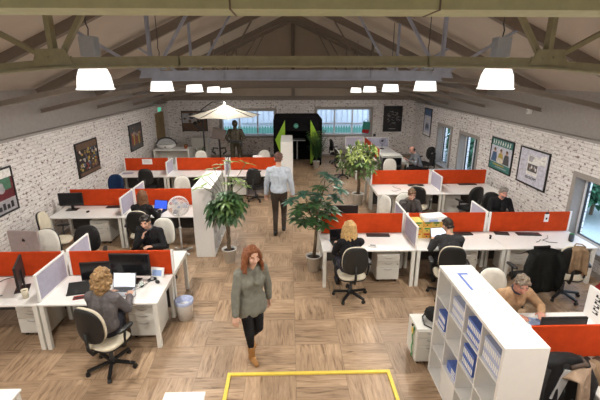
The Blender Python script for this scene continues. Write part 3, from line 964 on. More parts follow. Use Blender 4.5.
# left cabinet: open face towards +X; rz=+90deg: local x -> +y, local y -> -x
LC, *_ = cube_shelf('cube_shelf', 'tall white cube shelf at the end of the second left row, beside the potted tree', (-1.57, 7.76, 0), R(90))
for c in range(4):
    for r in range(4):
        n = 3 if (c + r) % 3 == 0 else 5
        for k in range(n):
            h = .24 + .03 * ((c * 7 + r * 3 + k) % 3)
            b = MB(); b.b2(-.26, 0, -.022, .022, 0, h); b.m = 1; b.b2(0, .001, -.014, .014, h * .5, h * .85)
            o = b.build('lever_arch_file', ['boxpale' if (r + c) % 2 else 'paper', 'paper'])
            o.location = (-1.57 - .05, 7.76 + gg + c * (cw + ii) + .04 + k * .05, gg + r * (chh + ii) + .001)
            tag(o, 'pale file standing in the tall white shelf beside the potted tree', 'file', 'files in the tall white shelf')
cube_shelf('cube_shelf', 'tall white shelf at the back, in front of the black booth', (.135, 12.66, 0), R(90), Hh=1.62)

# ------------------------------------------------------------------ computers and desk things
def monitor(x, y, rz, label, w=.52, h=.32, z=.73, lift=.10, on=False, tilt=0):
    t = thing('monitor', label, 'monitor', (x, y, z), rz)
    b = MB(); b.b2(-.12, .12, -.09, .09, 0, .012); b.build('stand_base', 'blackp', t, .004)
    b = MB(); b.b2(-.03, .03, .02, .04, .012, lift + h * .6); b.build('stand_neck', 'blackp', t, .003)
    b = MB(); b.b2(-w / 2, w / 2, -.012, .02, lift, lift + h); b.build('housing', 'blackp', t, .005)
    b = MB(); b.b2(-w / 2 + .015, w / 2 - .015, -.0135, -.012, lift + .02, lift + h - .015); b.build('display', 'screen_on' if on else 'screen_off', t)
    return t
def laptop(x, y, rz, label, disp='screen_on', body='steel', z=.73, w=.33, d=.23, ang=20):
    t = thing('laptop', label, 'laptop', (x, y, z), rz)
    b = MB(); b.b2(-w / 2, w / 2, -d / 2, d / 2, 0, .016); b.build('base', body, t, .004)
    b = MB()
    for i in range(11):
        for j in range(4):
            b.b2(-.14 + i * .0257, -.14 + i * .0257 + .021, -.01 + j * .027, .012 + j * .027, .016, .018)
    b.build('keyboard', 'blackp', t)
    MB().b2(-.05, .05, -.10, -.03, .016, .0166).build('trackpad', 'grey', t)
    q = MX.Rotation(R(-ang), 3, 'X')
    def tr(mb):
        for i, v in enumerate(mb.v): mb.v[i] = q @ v + V((0, d / 2 - .006, .016))
        return mb
    l = tr(MB().b2(-w / 2, w / 2, -.004, .004, 0, .215)).build('lid', body, t, .003)
    tr(MB().b2(-w / 2 + .012, w / 2 - .012, -.0052, -.004, .014, .203)).build('display', disp, l)
    return t
def keyboard(x, y, rz, label, z=.73, w=.44, body='blackp'):
    t = thing('keyboard', label, 'keyboard', (x, y, z), rz)
    MB().b2(-w / 2, w / 2, -.07, .07, 0, .018).build('keyboard_body', body, t, .004)
    b = MB()
    for i in range(int(w / .0265)):
        for j in range(5):
            b.b2(-w / 2 + .012 + i * .0265, -w / 2 + .033 + i * .0265, -.058 + j * .024, -.038 + j * .024, .018, .023)
    b.build('key_block', 'dark_steel' if body == 'blackp' else 'grey', t)
    return t
def mouse(x, y, rz, label, z=.73):
    t = thing('mouse', label, 'mouse', (x, y, z), rz)
    MB().ell((0, 0, .014), (.032, .055, .02), n=16, m=8).build('shell', 'blackp', t, 0, True)
    MB().b2(-.004, .004, .015, .035, .03, .036).build('scroll_wheel', 'grey', t)
    return t
def sheet(x, y, rz, label, mt='paper', w=.21, d=.297, z=.7305, lines=True, name='paper_sheet', group=None):
    b = MB(); b.b2(-w / 2, w / 2, -d / 2, d / 2, 0, .0015); b.m = 1
    if lines:
        for k in range(6): b.b2(-w * .38, w * (.36 - .1 * (k % 3)), -d * .38 + k * d * .13, -d * .38 + k * d * .13 + .006, .0015, .0019)
    o = b.build(name, [mt, 'grey']); o.location = (x, y, z); o.rotation_euler.z = rz
    return tag(o, label, 'paper', group)
def cup(x, y, label, mt='cup', z=.73, r=.038, h=.10, name='paper_cup', cat='cup'):
    t = thing(name, label, cat, (x, y, z))
    MB().lathe([(r * .75, 0), (r, h), (r * .93, h), (r * .7, .008)], n=18).build('cup_body', mt, t, 0, True)
    MB().lathe([(r * .92, h * .8), (.001, h * .8)], n=18, cap=(False, False)).build('drink', 'soil', t)
    return t
def cable(pts, label, mt='blackp', r=.006, name='cable', z=None, group=None):
    o = MB().tube(pts, r, 6).build(name, mt, None, 0, True)
    return tag(o, label, 'cable', group)
def arc(x, y, z, n, s, seed, r0=.0):
    q = random.Random(seed); pts = []
    a = q.random() * 6
    for k in range(n):
        a += q.uniform(-.9, 1.1); x += cos(a) * s; y += sin(a) * s
        pts.append((x, y, z))
    return pts

# front left bench
monitor(-3.86, 5.24, R(-66), 'black monitor turned side-on on the cable-strewn left desk', w=.52, h=.34)
monitor(-2.36, 5.42, R(-3), 'large black monitor behind the open laptop of the woman in grey', w=.60, h=.35)
monitor(-2.86, 5.41, R(6), 'smaller black monitor left of the large one on the desk of the woman in grey', w=.44, h=.29, lift=.04)
laptop(-2.40, 5.10, R(-3), 'silver laptop with a lit white screen in front of the woman in grey')
q = thing('document_holder', 'sloping black holder at the foot of the smaller black monitor', 'document holder', (-2.96, 5.17, .73), R(14))
MB().add([(-.20, -.10, 0), (.20, -.10, 0), (.20, .10, .10), (-.20, .10, .10), (-.20, .10, 0), (.20, .10, 0)], [(0, 1, 2, 3), (0, 4, 5, 1), (0, 3, 4), (1, 5, 2), (3, 2, 5, 4)]).build('slope_board', 'blackp', q)
MB().b2(-.20, .20, -.112, -.10, 0, .025).build('front_lip', 'blackp', q)
cup(-3.66, 4.99, 'jar with a pale label beside the side-on monitor', 'cream', h=.13, r=.045, name='jar', cat='jar')
for k in range(3):
    cable(arc(-3.98 - .07 * k, 5.05 + .04 * k, .738 + .012 * k, 22, .045, 11 + k), 'black cable in the tangle left of the side-on monitor', group='tangled cables on the left desk')
wb = thing('wallet', 'red and black wallet on the desk beside the woman in grey', 'wallet', (-2.93, 4.97, .73), .3)
MB().b2(-.07, .07, -.045, .045, 0, .014).build('wallet_body', 'red', wb, .003); MB().b2(-.06, .075, -.05, -.01, .0145, .026).build('flap', 'blackp', wb, .003)
lf = thing('brochure_stand', 'white and blue brochure propped by the orange screen', 'brochure', (-2.02, 5.555, .73), R(-10))
MB().box((0, 0, .075), (.21, .008, .15), rx=R(-22)).build('stand_card', 'paper', lf)
MB().box((-.005, -.007, .066), (.15, .003, .09), rx=R(-22)).build('printed_cover', 'bluepaper', lf)
mouse(-1.97, 5.37, .6, 'black mouse beside the brochure on the desk of the woman in grey')
tb = thing('tape_dispenser', 'small black tape dispenser beside the mouse near the brochure', 'tape dispenser', (-2.07, 5.44, .73), .5)
MB().prism([(-.07, 0), (.07, 0), (.06, .03), (.0, .05), (-.06, .025)], -.02, .02).build('dispenser_body', 'blackp', tb, .003)
MB().tube([(.0, -.022, .038), (0, .022, .038)], .022, 14).build('tape_roll', 'steel', tb)
gl = thing('drinking_glass', 'clear plastic cup behind the laptop of the woman in grey', 'cup', (-2.16, 5.25, .73))
MB().lathe([(.026, 0), (.036, .10), (.033, .10), (.024, .006)], n=18).build('glass_wall', 'glass', gl, 0, True)
MB().lathe([(.0245, .005), (.030, .06)], n=18).build('water', 'glass', gl, 0, True)
cable([(-2.20, 4.90, .737), (-2.16, 5.0, .737), (-2.22, 5.15, .737), (-2.12, 5.33, .737), (-2.03, 5.52, .737)], 'thin grey cable right of the silver laptop', 'dark_steel', .004)
# all-in-one computer seen from behind
ai = thing('desktop_computer', 'silver all-in-one computer seen from behind by the left wall', 'computer', (-4.40, 6.27, .73), R(174))
al = mat('aluminium', (0.34, 0.30, 0.29), .45, .25)
MB().prism([(-.09, 0), (.09, 0), (.08, .012), (-.08, .012)], -.09, .09).build('foot', al, ai)
MB().b2(-.07, .07, .03, .045, .01, .26).build('stand', al, ai, .003)
MB().b2(-.265, .265, -.01, .028, .10, .50).build('housing', al, ai, .008)
MB().b2(-.25, .25, -.0115, -.01, .17, .485).build('display', 'screen_off', ai)
lg = MB()
for dx in (-.010, .010): lg.ell((dx, .030, .335), (.018, .004, .024), n=14, m=6)
lg.ell((.004, .030, .368), (.004, .003, .012), rot=MX.Rotation(.5, 3, 'Y'), n=8, m=5)
tag(lg.build('fruit_mark', 'blackp', ai), 'black apple-shaped mark on the back')
# bin under the desk
bn = thing('waste_bin', 'white waste bin with a blue liner at the end of the front left bench', 'bin', (-1.66, 5.55, 0))
MB().lathe([(.11, 0), (.135, .30), (.138, .32), (.13, .32), (.105, .012)], n=24).build('bin_body', 'white', bn, 0, True)
MB().lathe([(.141, .27), (.145, .325), (.125, .325), (.118, .10), (.05, .06)], n=24, cap=(False, True)).build('bin_liner', 'boxpale', bn, 0, True)
# second left row
monitor(-4.95, 8.80, R(6), 'black monitor on the desk by the left wall, orange-red screen behind it', w=.52, h=.30)
mouse(-4.52, 8.62, 0, 'black mouse in front of the black monitor by the left wall')
keyboard(-4.02, 8.96, R(4), 'dark keyboard pushed against the orange-red screen by the left wall')
laptop(-2.96, 8.62, R(-14), 'laptop with a blue-lit screen used by the long-haired woman', 'screen_blue', 'blackp')
cup(-2.64, 8.52, 'orange paper cup on the desk left of the white fan')
cup(-2.74, 8.74, 'small white cup between the blue-lit laptop and the orange cup', 'paper', r=.03, h=.08)
sheet(-3.72, 8.52, .2, 'grey sheet lying left of the lavender divider in the second left row', 'grey', lines=False)
# back left row
sheet(-5.02, 12.3, .1, 'pinkish folder at the wall end of the back left row', 'lavender', .32, .24, lines=False, name='folder')
for k, (x, y) in enumerate(((-4.3, 12.4), (-4.12, 12.2), (-4.35, 12.12))):
    sheet(x, y, .3 * k - .2, 'white paper in the spread on the desk below the pinned sheet', 'paper', group='papers below the pinned sheet')
keyboard(-1.1, 12.42, 0, 'black keyboard behind the empty black chair in the back left row')
# blond woman
laptop(.93, 6.73, R(10), 'black laptop in front of the blond woman', 'screen_off', 'blackp', ang=14)
keyboard(1.70, 7.08, R(-3), 'black keyboard against the orange screen right of the blond woman')
ts = thing('tissue_pack', 'small white and grey packet on the desk right of the blond woman', 'packet', (1.50, 6.58, .73), -.2)
MB().b2(-.07, .07, -.05, .05, 0, .03).build('pack_body', 'paper', ts, .006); MB().b2(-.05, .05, -.045, .0, .0305, .036).build('pack_label', 'dark_steel', ts)
monitor(1.05, 7.62, R(180), 'wide black monitor seen over the orange screen of the blond woman', w=.68, h=.30, lift=.14)
sheet(.86, 6.78, .2, 'pale sheet at the left corner of the desk of the blond woman', 'bluepaper', lines=False)
# man in dark grey
laptop(2.82, 6.74, R(8), 'laptop with a white screen in front of the man in dark grey')
ci = 0
for r_ in range(3):
    for c_ in range(4):
        x = 2.42 + c_ * .165; z = .73 + r_ * .112
        t = thing('box_file', '%s card file box, %s box in the %s row' % ('orange' if (r_ + c_) % 2 else 'yellow', ('leftmost', 'second', 'third', 'rightmost')[c_], ('bottom', 'middle', 'top')[r_]), 'file box', (x, 7.04, z), 0, 'file boxes stacked before the orange screen')
        MB().b2(-.08, .08, -.12, .15, 0, .11).build('box_body', 'fileorange' if (r_ + c_) % 2 else 'fileyellow', t, .003)
        MB().b2(-.05, .05, -.122, -.12, .07, .098).build('index_tag', 'filered' if r_ == 0 else 'filegreen', t)
        MB().tube([(0, -.123, .04), (0, -.119, .04)], .014, 10).build('finger_hole', 'blackp', t)
pk = thing('paper_stack', 'white paper stack lying on top of the file boxes', 'paper', (2.72, 7.03, .73 + 3 * .112), .12)
for k in range(4): MB().box((.01 * (k % 2), .008 * k, .012 + .02 * k), (.42, .27, .018), rz=.05 * k - .08).build('paper_bundle', 'paper', pk, .002)
MB().b2(-.15, .02, -.146, -.14, .012, .05).build('blue_label', 'bluepaper', pk)
keyboard(3.32, 7.10, R(2), 'black keyboard against the orange screen right of the man in dark grey')
vs_ = thing('leaflet_holder', 'green and white leaflets standing right of the man in dark grey', 'leaflets', (3.10, 7.12, .73), .2)
MB().box((0, 0, .09), (.12, .03, .18), rx=-.2).build('holder', 'paper', vs_, .003); MB().box((.01, -.022, .09), (.08, .004, .12), rx=-.2).build('printed_cover', 'leaf_y', vs_)
gk = thing('door_stop_clip', 'tiny black clip standing alone on the white desk right of the man in dark grey', 'clip', (3.78, 6.86, .73))
MB().lathe([(.018, 0), (.02, .035), (.012, .05)], n=10).build('clip_body', 'blackp', gk); MB().b2(-.012, .012, -.022, .022, .05, .075).build('clip_lever', 'blackp', gk)
keyboard(4.62, 7.05, R(-5), 'black keyboard with tangled lead by the orange screen at the right window')
keyboard(4.12, 7.10, R(-12), 'small black keypad left of the tangled lead at the right window', w=.26)
cable([(4.95, 6.98, .737), (4.88, 6.85, .737), (4.72, 6.76, .737), (4.78, 6.66, .737), (4.92, 6.63, .737)], 'black earphone lead curling on the desk by the right window', r=.005)
cable([(4.70, 6.79, .737), (4.62, 6.70, .737), (4.55, 6.67, .737)], 'short black earphone end left of the curling lead', r=.006)
tb_ = thing('tablet_pen_case', 'long thin black case lying on the desk corner at the right window', 'case', (5.34, 6.86, .73), R(-38))
padm = MB(); padmesh(padm, outline(.09, .5, 4), .02, lambda x, d, z: V((x, z, .011 + d))); padm.build('case_body', 'blackp', tb_, 0, True)
MB().b2(-.035, .035, .15, .22, .0215, .024).build('case_label', 'filegreen', tb_)
sk = thing('socket_tag', 'white socket tag on the orange screen by the right window', 'socket', (5.02, 7.205, .93))
MB().b2(-.045, .045, -.010, 0, 0, .16).build('socket_plate', 'white', sk, .003); MB().b2(-.016, .016, -.013, -.010, .05, .09).build('socket_opening', 'blackp', sk); MB().b2(-.03, .03, -.006, .0, .16, .198).build('hook', 'blackp', sk)
# second right row
keyboard(3.52, 10.62, 0, 'black keyboard against the orange screen in the second right row')
cable(arc(2.75, 10.2, .737, 14, .06, 5), 'thin black cable on the second right row desk by the tree', r=.004)
cable(arc(4.45, 10.45, .737, 20, .05, 8), 'thin black cable on the second right row desk against the wall', r=.004)
keyboard(5.0, 10.70, 0, 'grey keyboard against the dark orange screen at the right wall', w=.5)
# near right
monitor(3.30, 4.06, R(0), 'low black monitor top between the writing man and the orange screen', w=.56, h=.13, lift=.05)
sheet(2.86, 4.10, .3, 'white sheet the man in beige is reading')
sheet(3.06, 4.22, -.3, 'blue and white leaflet by the hands of the man in beige', 'bluepaper', .15, .21)
pn = thing('pen', 'blue pen beside the hands of the man in beige', 'pen', (3.02, 4.02, .738), .7)
MB().tube([(-.06, 0, 0), (.06, 0, 0)], .005, 8).build('barrel', 'boxblue', pn); MB().tube([(.06, 0, 0), (.075, 0, 0)], [.004, .001], 8).build('tip', 'steel', pn)
for k, (dx, mt) in enumerate(((0, 'brownbag'), (.14, 'blackp'), (.27, 'brownboard'))):
    b = thing('trinket_box', ('brown', 'black', 'dark brown')[k] + ' small box under the near right orange screen', 'box', (3.04 + dx, 3.50, .73), .2 * k)
    MB().b2(-.05, .05, -.03, .03, 0, .035).build('box_base', mt, b, .004); MB().b2(-.052, .052, -.032, .032, .0352, .045).build('lid', mt, b, .003)
pc = thing('pencil', 'yellow pencil in front of the near right orange screen', 'pencil', (3.12, 3.36, .737), R(55))
MB().tube([(-.085, 0, 0), (.07, 0, 0)], .0055, 6).build('shaft', 'fileorange', pc); MB().tube([(.07, 0, 0), (.09, 0, 0)], [.005, .001], 6).build('point', 'wood', pc)

# ------------------------------------------------------------------ fused organic meshes (people, clothes)
FS = bpy.data.scenes.new('fuse_bench')      # temporary, removed below
def fuse(name, mb, mts, parent, voxel, smooth=3, classify=None, noise=0.0, seed=0):
    me = bpy.data.meshes.new(name)
    me.from_pydata([tuple(v) for v in mb.v], [], mb.f)
    bm = bmesh.new(); bm.from_mesh(me); bmesh.ops.recalc_face_normals(bm, faces=bm.faces); bm.to_mesh(me); bm.free()
    tmp = bpy.data.objects.new(name + '_raw', me); FS.collection.objects.link(tmp)
    md = tmp.modifiers.new('r', 'REMESH'); md.mode = 'VOXEL'; md.voxel_size = voxel
    if smooth:
        sm = tmp.modifiers.new('s', 'SMOOTH'); sm.factor = .5; sm.iterations = smooth
    vl = FS.view_layers[0]
    vl.update()
    ev = tmp.evaluated_get(vl.depsgraph)
    out = bpy.data.meshes.new_from_object(ev)
    bpy.data.objects.remove(tmp, do_unlink=True); bpy.data.meshes.remove(me)
    out.name = name
    out.materials.clear()
    for m in mts: out.materials.append(M[m] if isinstance(m, str) else m)
    if noise:
        from mathutils import noise as nz
        nv = len(out.vertices)
        co, no = [0.0] * (3 * nv), [0.0] * (3 * nv)
        out.vertices.foreach_get('co', co); out.vertices.foreach_get('normal', no)
        for i in range(0, 3 * nv, 3):
            k = noise * nz.noise((co[i] * 32 + seed, co[i + 1] * 32, co[i + 2] * 32))
            co[i] += no[i] * k; co[i + 1] += no[i + 1] * k; co[i + 2] += no[i + 2] * k
        out.vertices.foreach_set('co', co)
    npoly = len(out.polygons)
    if classify:
        ctr = [0.0] * (3 * npoly)
        out.polygons.foreach_get('center', ctr)
        out.polygons.foreach_set('material_index', [classify(V(ctr[3 * i:3 * i + 3])) for i in range(npoly)])
    else:
        out.polygons.foreach_set('material_index', [0] * npoly)
    out.polygons.foreach_set('use_smooth', [True] * npoly)
    out.update()
    o = bpy.data.objects.new(name, out); C.objects.link(o); o.parent = parent
    return o

def ik(a, b, l1, l2, pole):
    a, b, pole = V(a), V(b), V(pole)
    d = b - a; L = min(d.length, (l1 + l2) * .995); d.normalize()
    b = a + d * L
    k = (l1 * l1 - l2 * l2 + L * L) / (2 * L)
    h = math.sqrt(max(0, l1 * l1 - k * k))
    p = pole - a; p = (p - d * p.dot(d)).normalized()
    return a + d * k + p * h, b

def person(label, loc, rz, cloth, group=None, sit=True, lean=8, twist=0, head=(0, 0), hands=None, poles=None, legs=None, curl=.5,
           hair=('short', (0.02, 0.012, 0.008)), top=None, bottom=(0.02, 0.02, 0.022), shoe=(0.012, 0.011, 0.010), skin='skin',
           sc=1.0, voxel=.008, sleeves=True, coat=0.0, scarf=None, collar=None, beard=False, seed=1, female=False, boots=None, handdir=None):
    """local frame: faces +Y, origin on the floor under the hips. head=(pitch down deg, yaw deg to its left)"""
    t = thing('person', label, 'person', loc, rz, group)
    t.scale = (sc, sc, sc)
    P = V((0, 0, .555 if sit else .93))
    ln = R(lean)
    up = V((0, sin(ln), cos(ln)))
    fw = V((0, cos(ln), -sin(ln)))
    tw = MX.Rotation(R(twist), 3, 'Z')
    rt = tw @ V((1, 0, 0)); fw = tw @ fw
    sw = .165 if female else .185
    waist = P + up * .16; chest = P + up * .33; nb = P + up * .50
    sh = [nb - up * .055 + rt * (s * sw) for s in (-1, 1)]
    hp, hy = R(head[0] + lean * .35), R(head[1] + twist)
    HR = MX.Rotation(hy, 3, 'Z') @ MX.Rotation(-hp, 3, 'X')
    hc = nb + up * .06 + HR @ V((0, .03, .125))
    # legs
    if sit:
        hip = [V((s * .09, .01, .545)) for s in (-1, 1)]
        if legs is None: legs = [(V((s * .13, .43, .52)), V((s * .13, .44, .09))) for s in (-1, 1)]
        toe = [V((0, .13, -.045))] * 2
    else:
        hip = [V((s * .085, 0, .91)) for s in (-1, 1)]
        if legs is None: legs = [(V((s * .09, .02, .49)), V((s * .09, 0, .085))) for s in (-1, 1)]
        toe = [V((0, .13, -.05))] * 2
    legs = [(V(k), V(a), V(tt) if tt else V((0, .13, -.045))) for k, a, tt in [(x + (None,))[:3] for x in legs]]
    # arms
    if hands is None: hands = [(s * .2, .42, .80) for s in (-1, 1)]
    el, wr = [], []
    for i, s in enumerate((-1, 1)):
        pole = V(poles[i]) if poles else sh[i] + V((s * .25, -.12, -.5))
        e, b = ik(sh[i], hands[i], .285, .25, pole)
        el.append(e); wr.append(b)
    b = MB()
    # torso
    b.ell(P + up * .02, (.155, .105, .115))
    for s in (-1, 1):
        b.cap_(P + up * .05 + rt * (s * .065), waist + rt * (s * .055), .098, .088)
        b.cap_(waist + rt * (s * .055), chest + rt * (s * .075), .088, .098)
        b.cap_(chest + rt * (s * .07), nb - up * .07 + rt * (s * .07), .098, .072)
        if female: b.ell(chest + rt * (s * .07) + fw * .07 - up * .02, (.06, .05, .06))
    b.cap_(sh[0], sh[1], .058, .058)
    b.cap_(sh[0] * .5 + nb * .5, nb + up * .02, .055, .05); b.cap_(sh[1] * .5 + nb * .5, nb + up * .02, .055, .05)
    b.cap_(nb - up * .03, hc - HR @ V((0, .015, .06)), .056, .052)
    # head
    b.ell(hc + HR @ V((0, -.008, .022)), (.074, .094, .090), HR)
    b.ell(hc + HR @ V((0, .030, -.035)), (.060, .062, .078), HR)
    b.ell(hc + HR @ V((0, .060, -.088)), (.030, .026, .024), HR)
    b.cap_(hc + HR @ V((0, .088, .018)), hc + HR @ V((0, .112, -.022)), .010, .016)
    for s in (-1, 1):
        b.ell(hc + HR @ V((s * .078, -.005, -.012)), (.011, .022, .034), HR)
        b.ell(hc + HR @ V((s * .015, .102, -.026)), (.011, .010, .009), HR)
        b.ell(hc + HR @ V((s * .033, .080, .032)), (.026, .012, .010), HR)
        b.ell(hc + HR @ V((s * .042, .066, -.022)), (.026, .024, .024), HR)
    b.ell(hc + HR @ V((0, .090, -.056)), (.024, .010, .011), HR)
    # arms and hands
    fing = []
    for i, s in enumerate((-1, 1)):
        b.cap_(sh[i], el[i], .050, .041); b.cap_(el[i], wr[i], .041, .028)
        d = (wr[i] - el[i]).normalized()
        if handdir and handdir[i] is not None: d = V(handdir[i]).normalized()
        n = V((0, 0, -1)); n = (n - d * n.dot(d))
        if n.length < .2: n = V((-s, 0, 0)) - d * V((-s, 0, 0)).dot(d)
        n.normalize()
        sd = d.cross(n)                      # across the palm
        tsd = sd if sd.dot(V((-s, 0, 0))) > 0 else -sd          # thumb side points inwards
        for k in range(4):
            o_ = tsd * (.030 - .020 * k)
            b.cap_(wr[i] + o_ * .6 + d * .005, wr[i] + o_ + d * .085, .017, .014)
            Lf = (.070, .080, .074, .056)[k]
            r0 = wr[i] + o_ * 1.08 + d * .085
            cu = curl + .06 * k
            m1 = r0 + (d * cos(cu * .6) + n * sin(cu * .6)) * Lf * .5
            m2 = m1 + (d * cos(cu * 1.5) + n * sin(cu * 1.5)) * Lf * .5
            b.cap_(r0 - d * .01, m1, .0098, .0090); b.cap_(m1, m2, .0090, .0078)
        t0 = wr[i] + tsd * .026 + d * .025
        t1 = t0 + (tsd * .75 + d * .6 + n * .2).normalized() * .042
        t2 = t1 + (tsd * .25 + d * .95 + n * .25).normalized() * .034
        b.cap_(t0, t1, .0135, .0115); b.cap_(t1, t2, .0110, .009)
    # legs
    for i, s in enumerate((-1, 1)):
        k, a, tt = legs[i]
        b.cap_(hip[i], k, .082, .055); b.cap_(k, a, .053, .036)
        b.cap_(a + V((0, -.02, -.03)), a + tt, .036, .028)
    ex = [hc + HR @ V((s * .032, .093, .014)) for s in (-1, 1)]
    eb = [hc + HR @ V((s * .034, .093, .037)) for s in (-1, 1)]
    mo = hc + HR @ V((0, .100, -.057))
    HRi = HR.transposed()
    def cls(c):
        for q in ex:
            if (c - q).length < .0125: return 1
        l = HRi @ (c - hc)
        if l.y > .05:
            for q in (-1, 1):
                if abs(l.x - q * .034) < .019 and abs(l.z - .036) < .006: return 3
            if abs(l.x) < .024 and abs(l.z + .057) < .008 and l.y > .08: return 2
            if beard and l.z < -.035 and not (abs(l.x) < .02 and abs(l.z + .057) < .010): return 3
        return 0
    hm = mat('hair', hair[1], .55, var=.35, scale=45, bump=.4, bscale=150)
    fuse('body', b, [skin, 'eye', 'lip', hm], t, voxel, 2, cls)
    # clothing
    topm = mat('top_cloth', top, .85, var=.12, scale=20, bump=.3, bscale=200, spec=.15)
    botm = mat('trouser_cloth', bottom, .85, var=.12, scale=20, bump=.3, spec=.15)
    shm = mat('shoe_leather', shoe, .5)
    g = .014
    c = MB()
    c.ell(P + up * .03, (.160 + g, .112 + g, .105))
    for s in (-1, 1):
        c.cap_(P + up * .06 + rt * (s * .065), waist + rt * (s * .055), .100 + g, .09 + g)
        c.cap_(waist + rt * (s * .055), chest + rt * (s * .075), .09 + g, .100 + g)
        c.cap_(chest + rt * (s * .07), nb - up * .07 + rt * (s * .07), .100 + g, .072 + g)
        if female: c.ell(chest + rt * (s * .07) + fw * .075 - up * .02, (.066, .056, .066))
    c.cap_(sh[0], sh[1], .058 + g, .058 + g)
    for i in range(2):
        c.cap_(sh[i] * .5 + nb * .5, nb - up * .005, .058 + g * .7, .052 + g * .5)
        c.cap_(sh[i], el[i], .054 + g, .045 + g)
        if sleeves:
            we = el[i] + (wr[i] - el[i]) * .93
            c.cap_(el[i], we, .045 + g, .032 + g)
    if coat:
        for s in (-1, 1):
            c.cap_(P + V((s * .08, 0, .05)), P + V((s * .10, 0, -coat)), .12, .125)
        c.cap_(P + V((0, 0, .05)), P + V((0, .02, -coat)), .13, .13); c.cap_(P, P + V((0, -.03, -coat)), .13, .13)
    fuse(cloth, c, [topm], t, max(voxel, .009), 4, None, .0035, seed)
    l = MB()
    l.ell(P - up * .01, (.168, .118, .112))
    for i in range(2):
        k, a, tt = legs[i]
        cuff = a + (k - a).normalized() * (.16 if boots else .02)
        l.cap_(hip[i], k, .094, .066); l.cap_(k, cuff, .064, .046 if not female else .042)
    fuse('trousers', l, [botm], t, max(voxel, .010), 3, None, .004, seed + 3)
    for i in range(2):
        k, a, tt = legs[i]
        q = MB(); fd = V((tt.x, tt.y, 0)).normalized()
        sole = a + tt
        q.cap_(a + V((0, 0, -.035)) - fd * .03, sole + fd * .01, .044, .038)
        q.cap_(a + V((0, 0, .0)), a + V((0, 0, -.03)), .046, .046)
        if boots: q.cap_(a + V((0, 0, .0)), a + (k - a).normalized() * .17, .047, .052)
        q.box(a + V((0, 0, -.072)) - fd * .035, (.06, .06, .025))
        so = fuse('boot' if boots else 'shoe', q, [shm], t, .009, 2)
    if scarf:
        q = MB()
        sm = mat('scarf_cloth', scarf, .9, var=.25, scale=30, bump=.4)
        for k in range(12):
            a0, a1 = 2 * pi * k / 12, 2 * pi * (k + 1) / 12
            f = lambda a_: nb + up * (.02 + .015 * sin(2 * a_)) + rt * (.085 * cos(a_)) + fw * (.075 * sin(a_) + .01)
            q.cap_(f(a0), f(a1), .036, .036)
        q.cap_(nb + fw * .09 + rt * .04, chest + fw * .12 + rt * .05, .036, .04); q.cap_(nb + fw * .09 - rt * .04, chest + fw * .12 - rt * .06 - up * .05, .036, .04)
        fuse('scarf', q, [sm], t, .010, 2, None, .006, 4)
    if collar:
        q = MB(); cm = mat('collar_cloth', collar, .8)
        for k in range(12):
            a0, a1 = 2 * pi * k / 12, 2 * pi * (k + 1) / 12
            f = lambda a_: nb + up * (.035 - .02 * sin(a_)) + rt * (.066 * cos(a_)) + fw * (.062 * sin(a_) + .008)
            q.cap_(f(a0), f(a1), .014, .014)
        fuse('collar', q, [cm], t, .006, 1)
    # hair
    kind, hcol = hair
    q = MB(); rg = random.Random(seed)
    H = lambda x, y, z: hc + HR @ V((x, y, z))
    if kind == 'bald':
        for k in range(26):
            a = pi * (.02 + .96 * k / 25) + pi
            q.cap_(H(.074 * cos(a), -.012 + .084 * sin(a), .0), H(.072 * cos(a), -.014 + .082 * sin(a), -.055), .013, .010)
    else:
        q.ell(H(0, -.020, .038), (.084, .095, .088), HR)
        if kind == 'short':
            q.cap_(H(-.045, .052, .088), H(.045, .058, .085), .022, .024)
            for s in (-1, 1): q.cap_(H(s * .074, .012, .03), H(s * .072, -.01, -.015), .016, .010)
            q.cap_(H(-.04, -.075, -.03), H(.04, -.075, -.03), .03, .03)
            for k in range(40):
                a, e_ = rg.uniform(0, 2 * pi), rg.uniform(.2, 1.5)
                x, y, z = .080 * cos(a) * cos(e_), -.012 + .092 * sin(a) * cos(e_), .045 + .080 * sin(e_)
                q.cap_(H(x, y, z), H(x * 1.07 + rg.uniform(-.015, .015), y * 1.05 + .016, z * 1.05), .013, .007, 6)
        elif kind == 'curly':
            q.ell(H(0, -.035, -.03), (.105, .095, .15), HR)
            for k in range(170):
                a, e_ = rg.uniform(0, 2 * pi), rg.uniform(-1.3, 1.5)
                x, y, z = .118 * cos(a) * cos(e_), -.035 + .108 * sin(a) * cos(e_), -.03 + .165 * sin(e_)
                if y > .045 and z < .07: continue
                r_ = rg.uniform(.016, .027)
                q.ell(H(x, y, z), (r_, r_, r_ * 1.2), HR, 8, 6)
        else:
            L = {'bob': .20, 'long': .36, 'up': .05}[kind]
            nl = 46
            for k in range(nl):
                a = pi * (.88 + 1.24 * k / (nl - 1))            # round the back, from temple to temple
                wob = .012; ll = rg.uniform(.82, 1.08)
                r0 = 1.0
                pts = [H(.030 * cos(a), -.02 + .03 * sin(a), .122)]
                for j in range(1, 7):
                    f = j / 6
                    rr = (.086 + .020 * f * (2.2 if kind == 'bob' else 1.1))
                    base = V((rr * cos(a), -.016 + rr * 1.05 * sin(a), .085 - f * (L * ll + .085)))
                    pts.append(hc + HR @ V((base.x, base.y, .085)) + V((0, 0, base.z - .085)) * 1.0 + V((rg.uniform(-wob, wob), rg.uniform(-wob, wob), rg.uniform(-wob, wob))))
                for j in range(6): q.cap_(pts[j], pts[j + 1], .021 - .001 * j, .020 - .0014 * j, 7)
            q.cap_(H(-.05, .045, .098), H(.05, .045, .098), .022, .022)
    fuse('hair', q, [hm], t, .008, 1, None, .010 if kind in ('curly', 'short') else .006, seed)
    return t

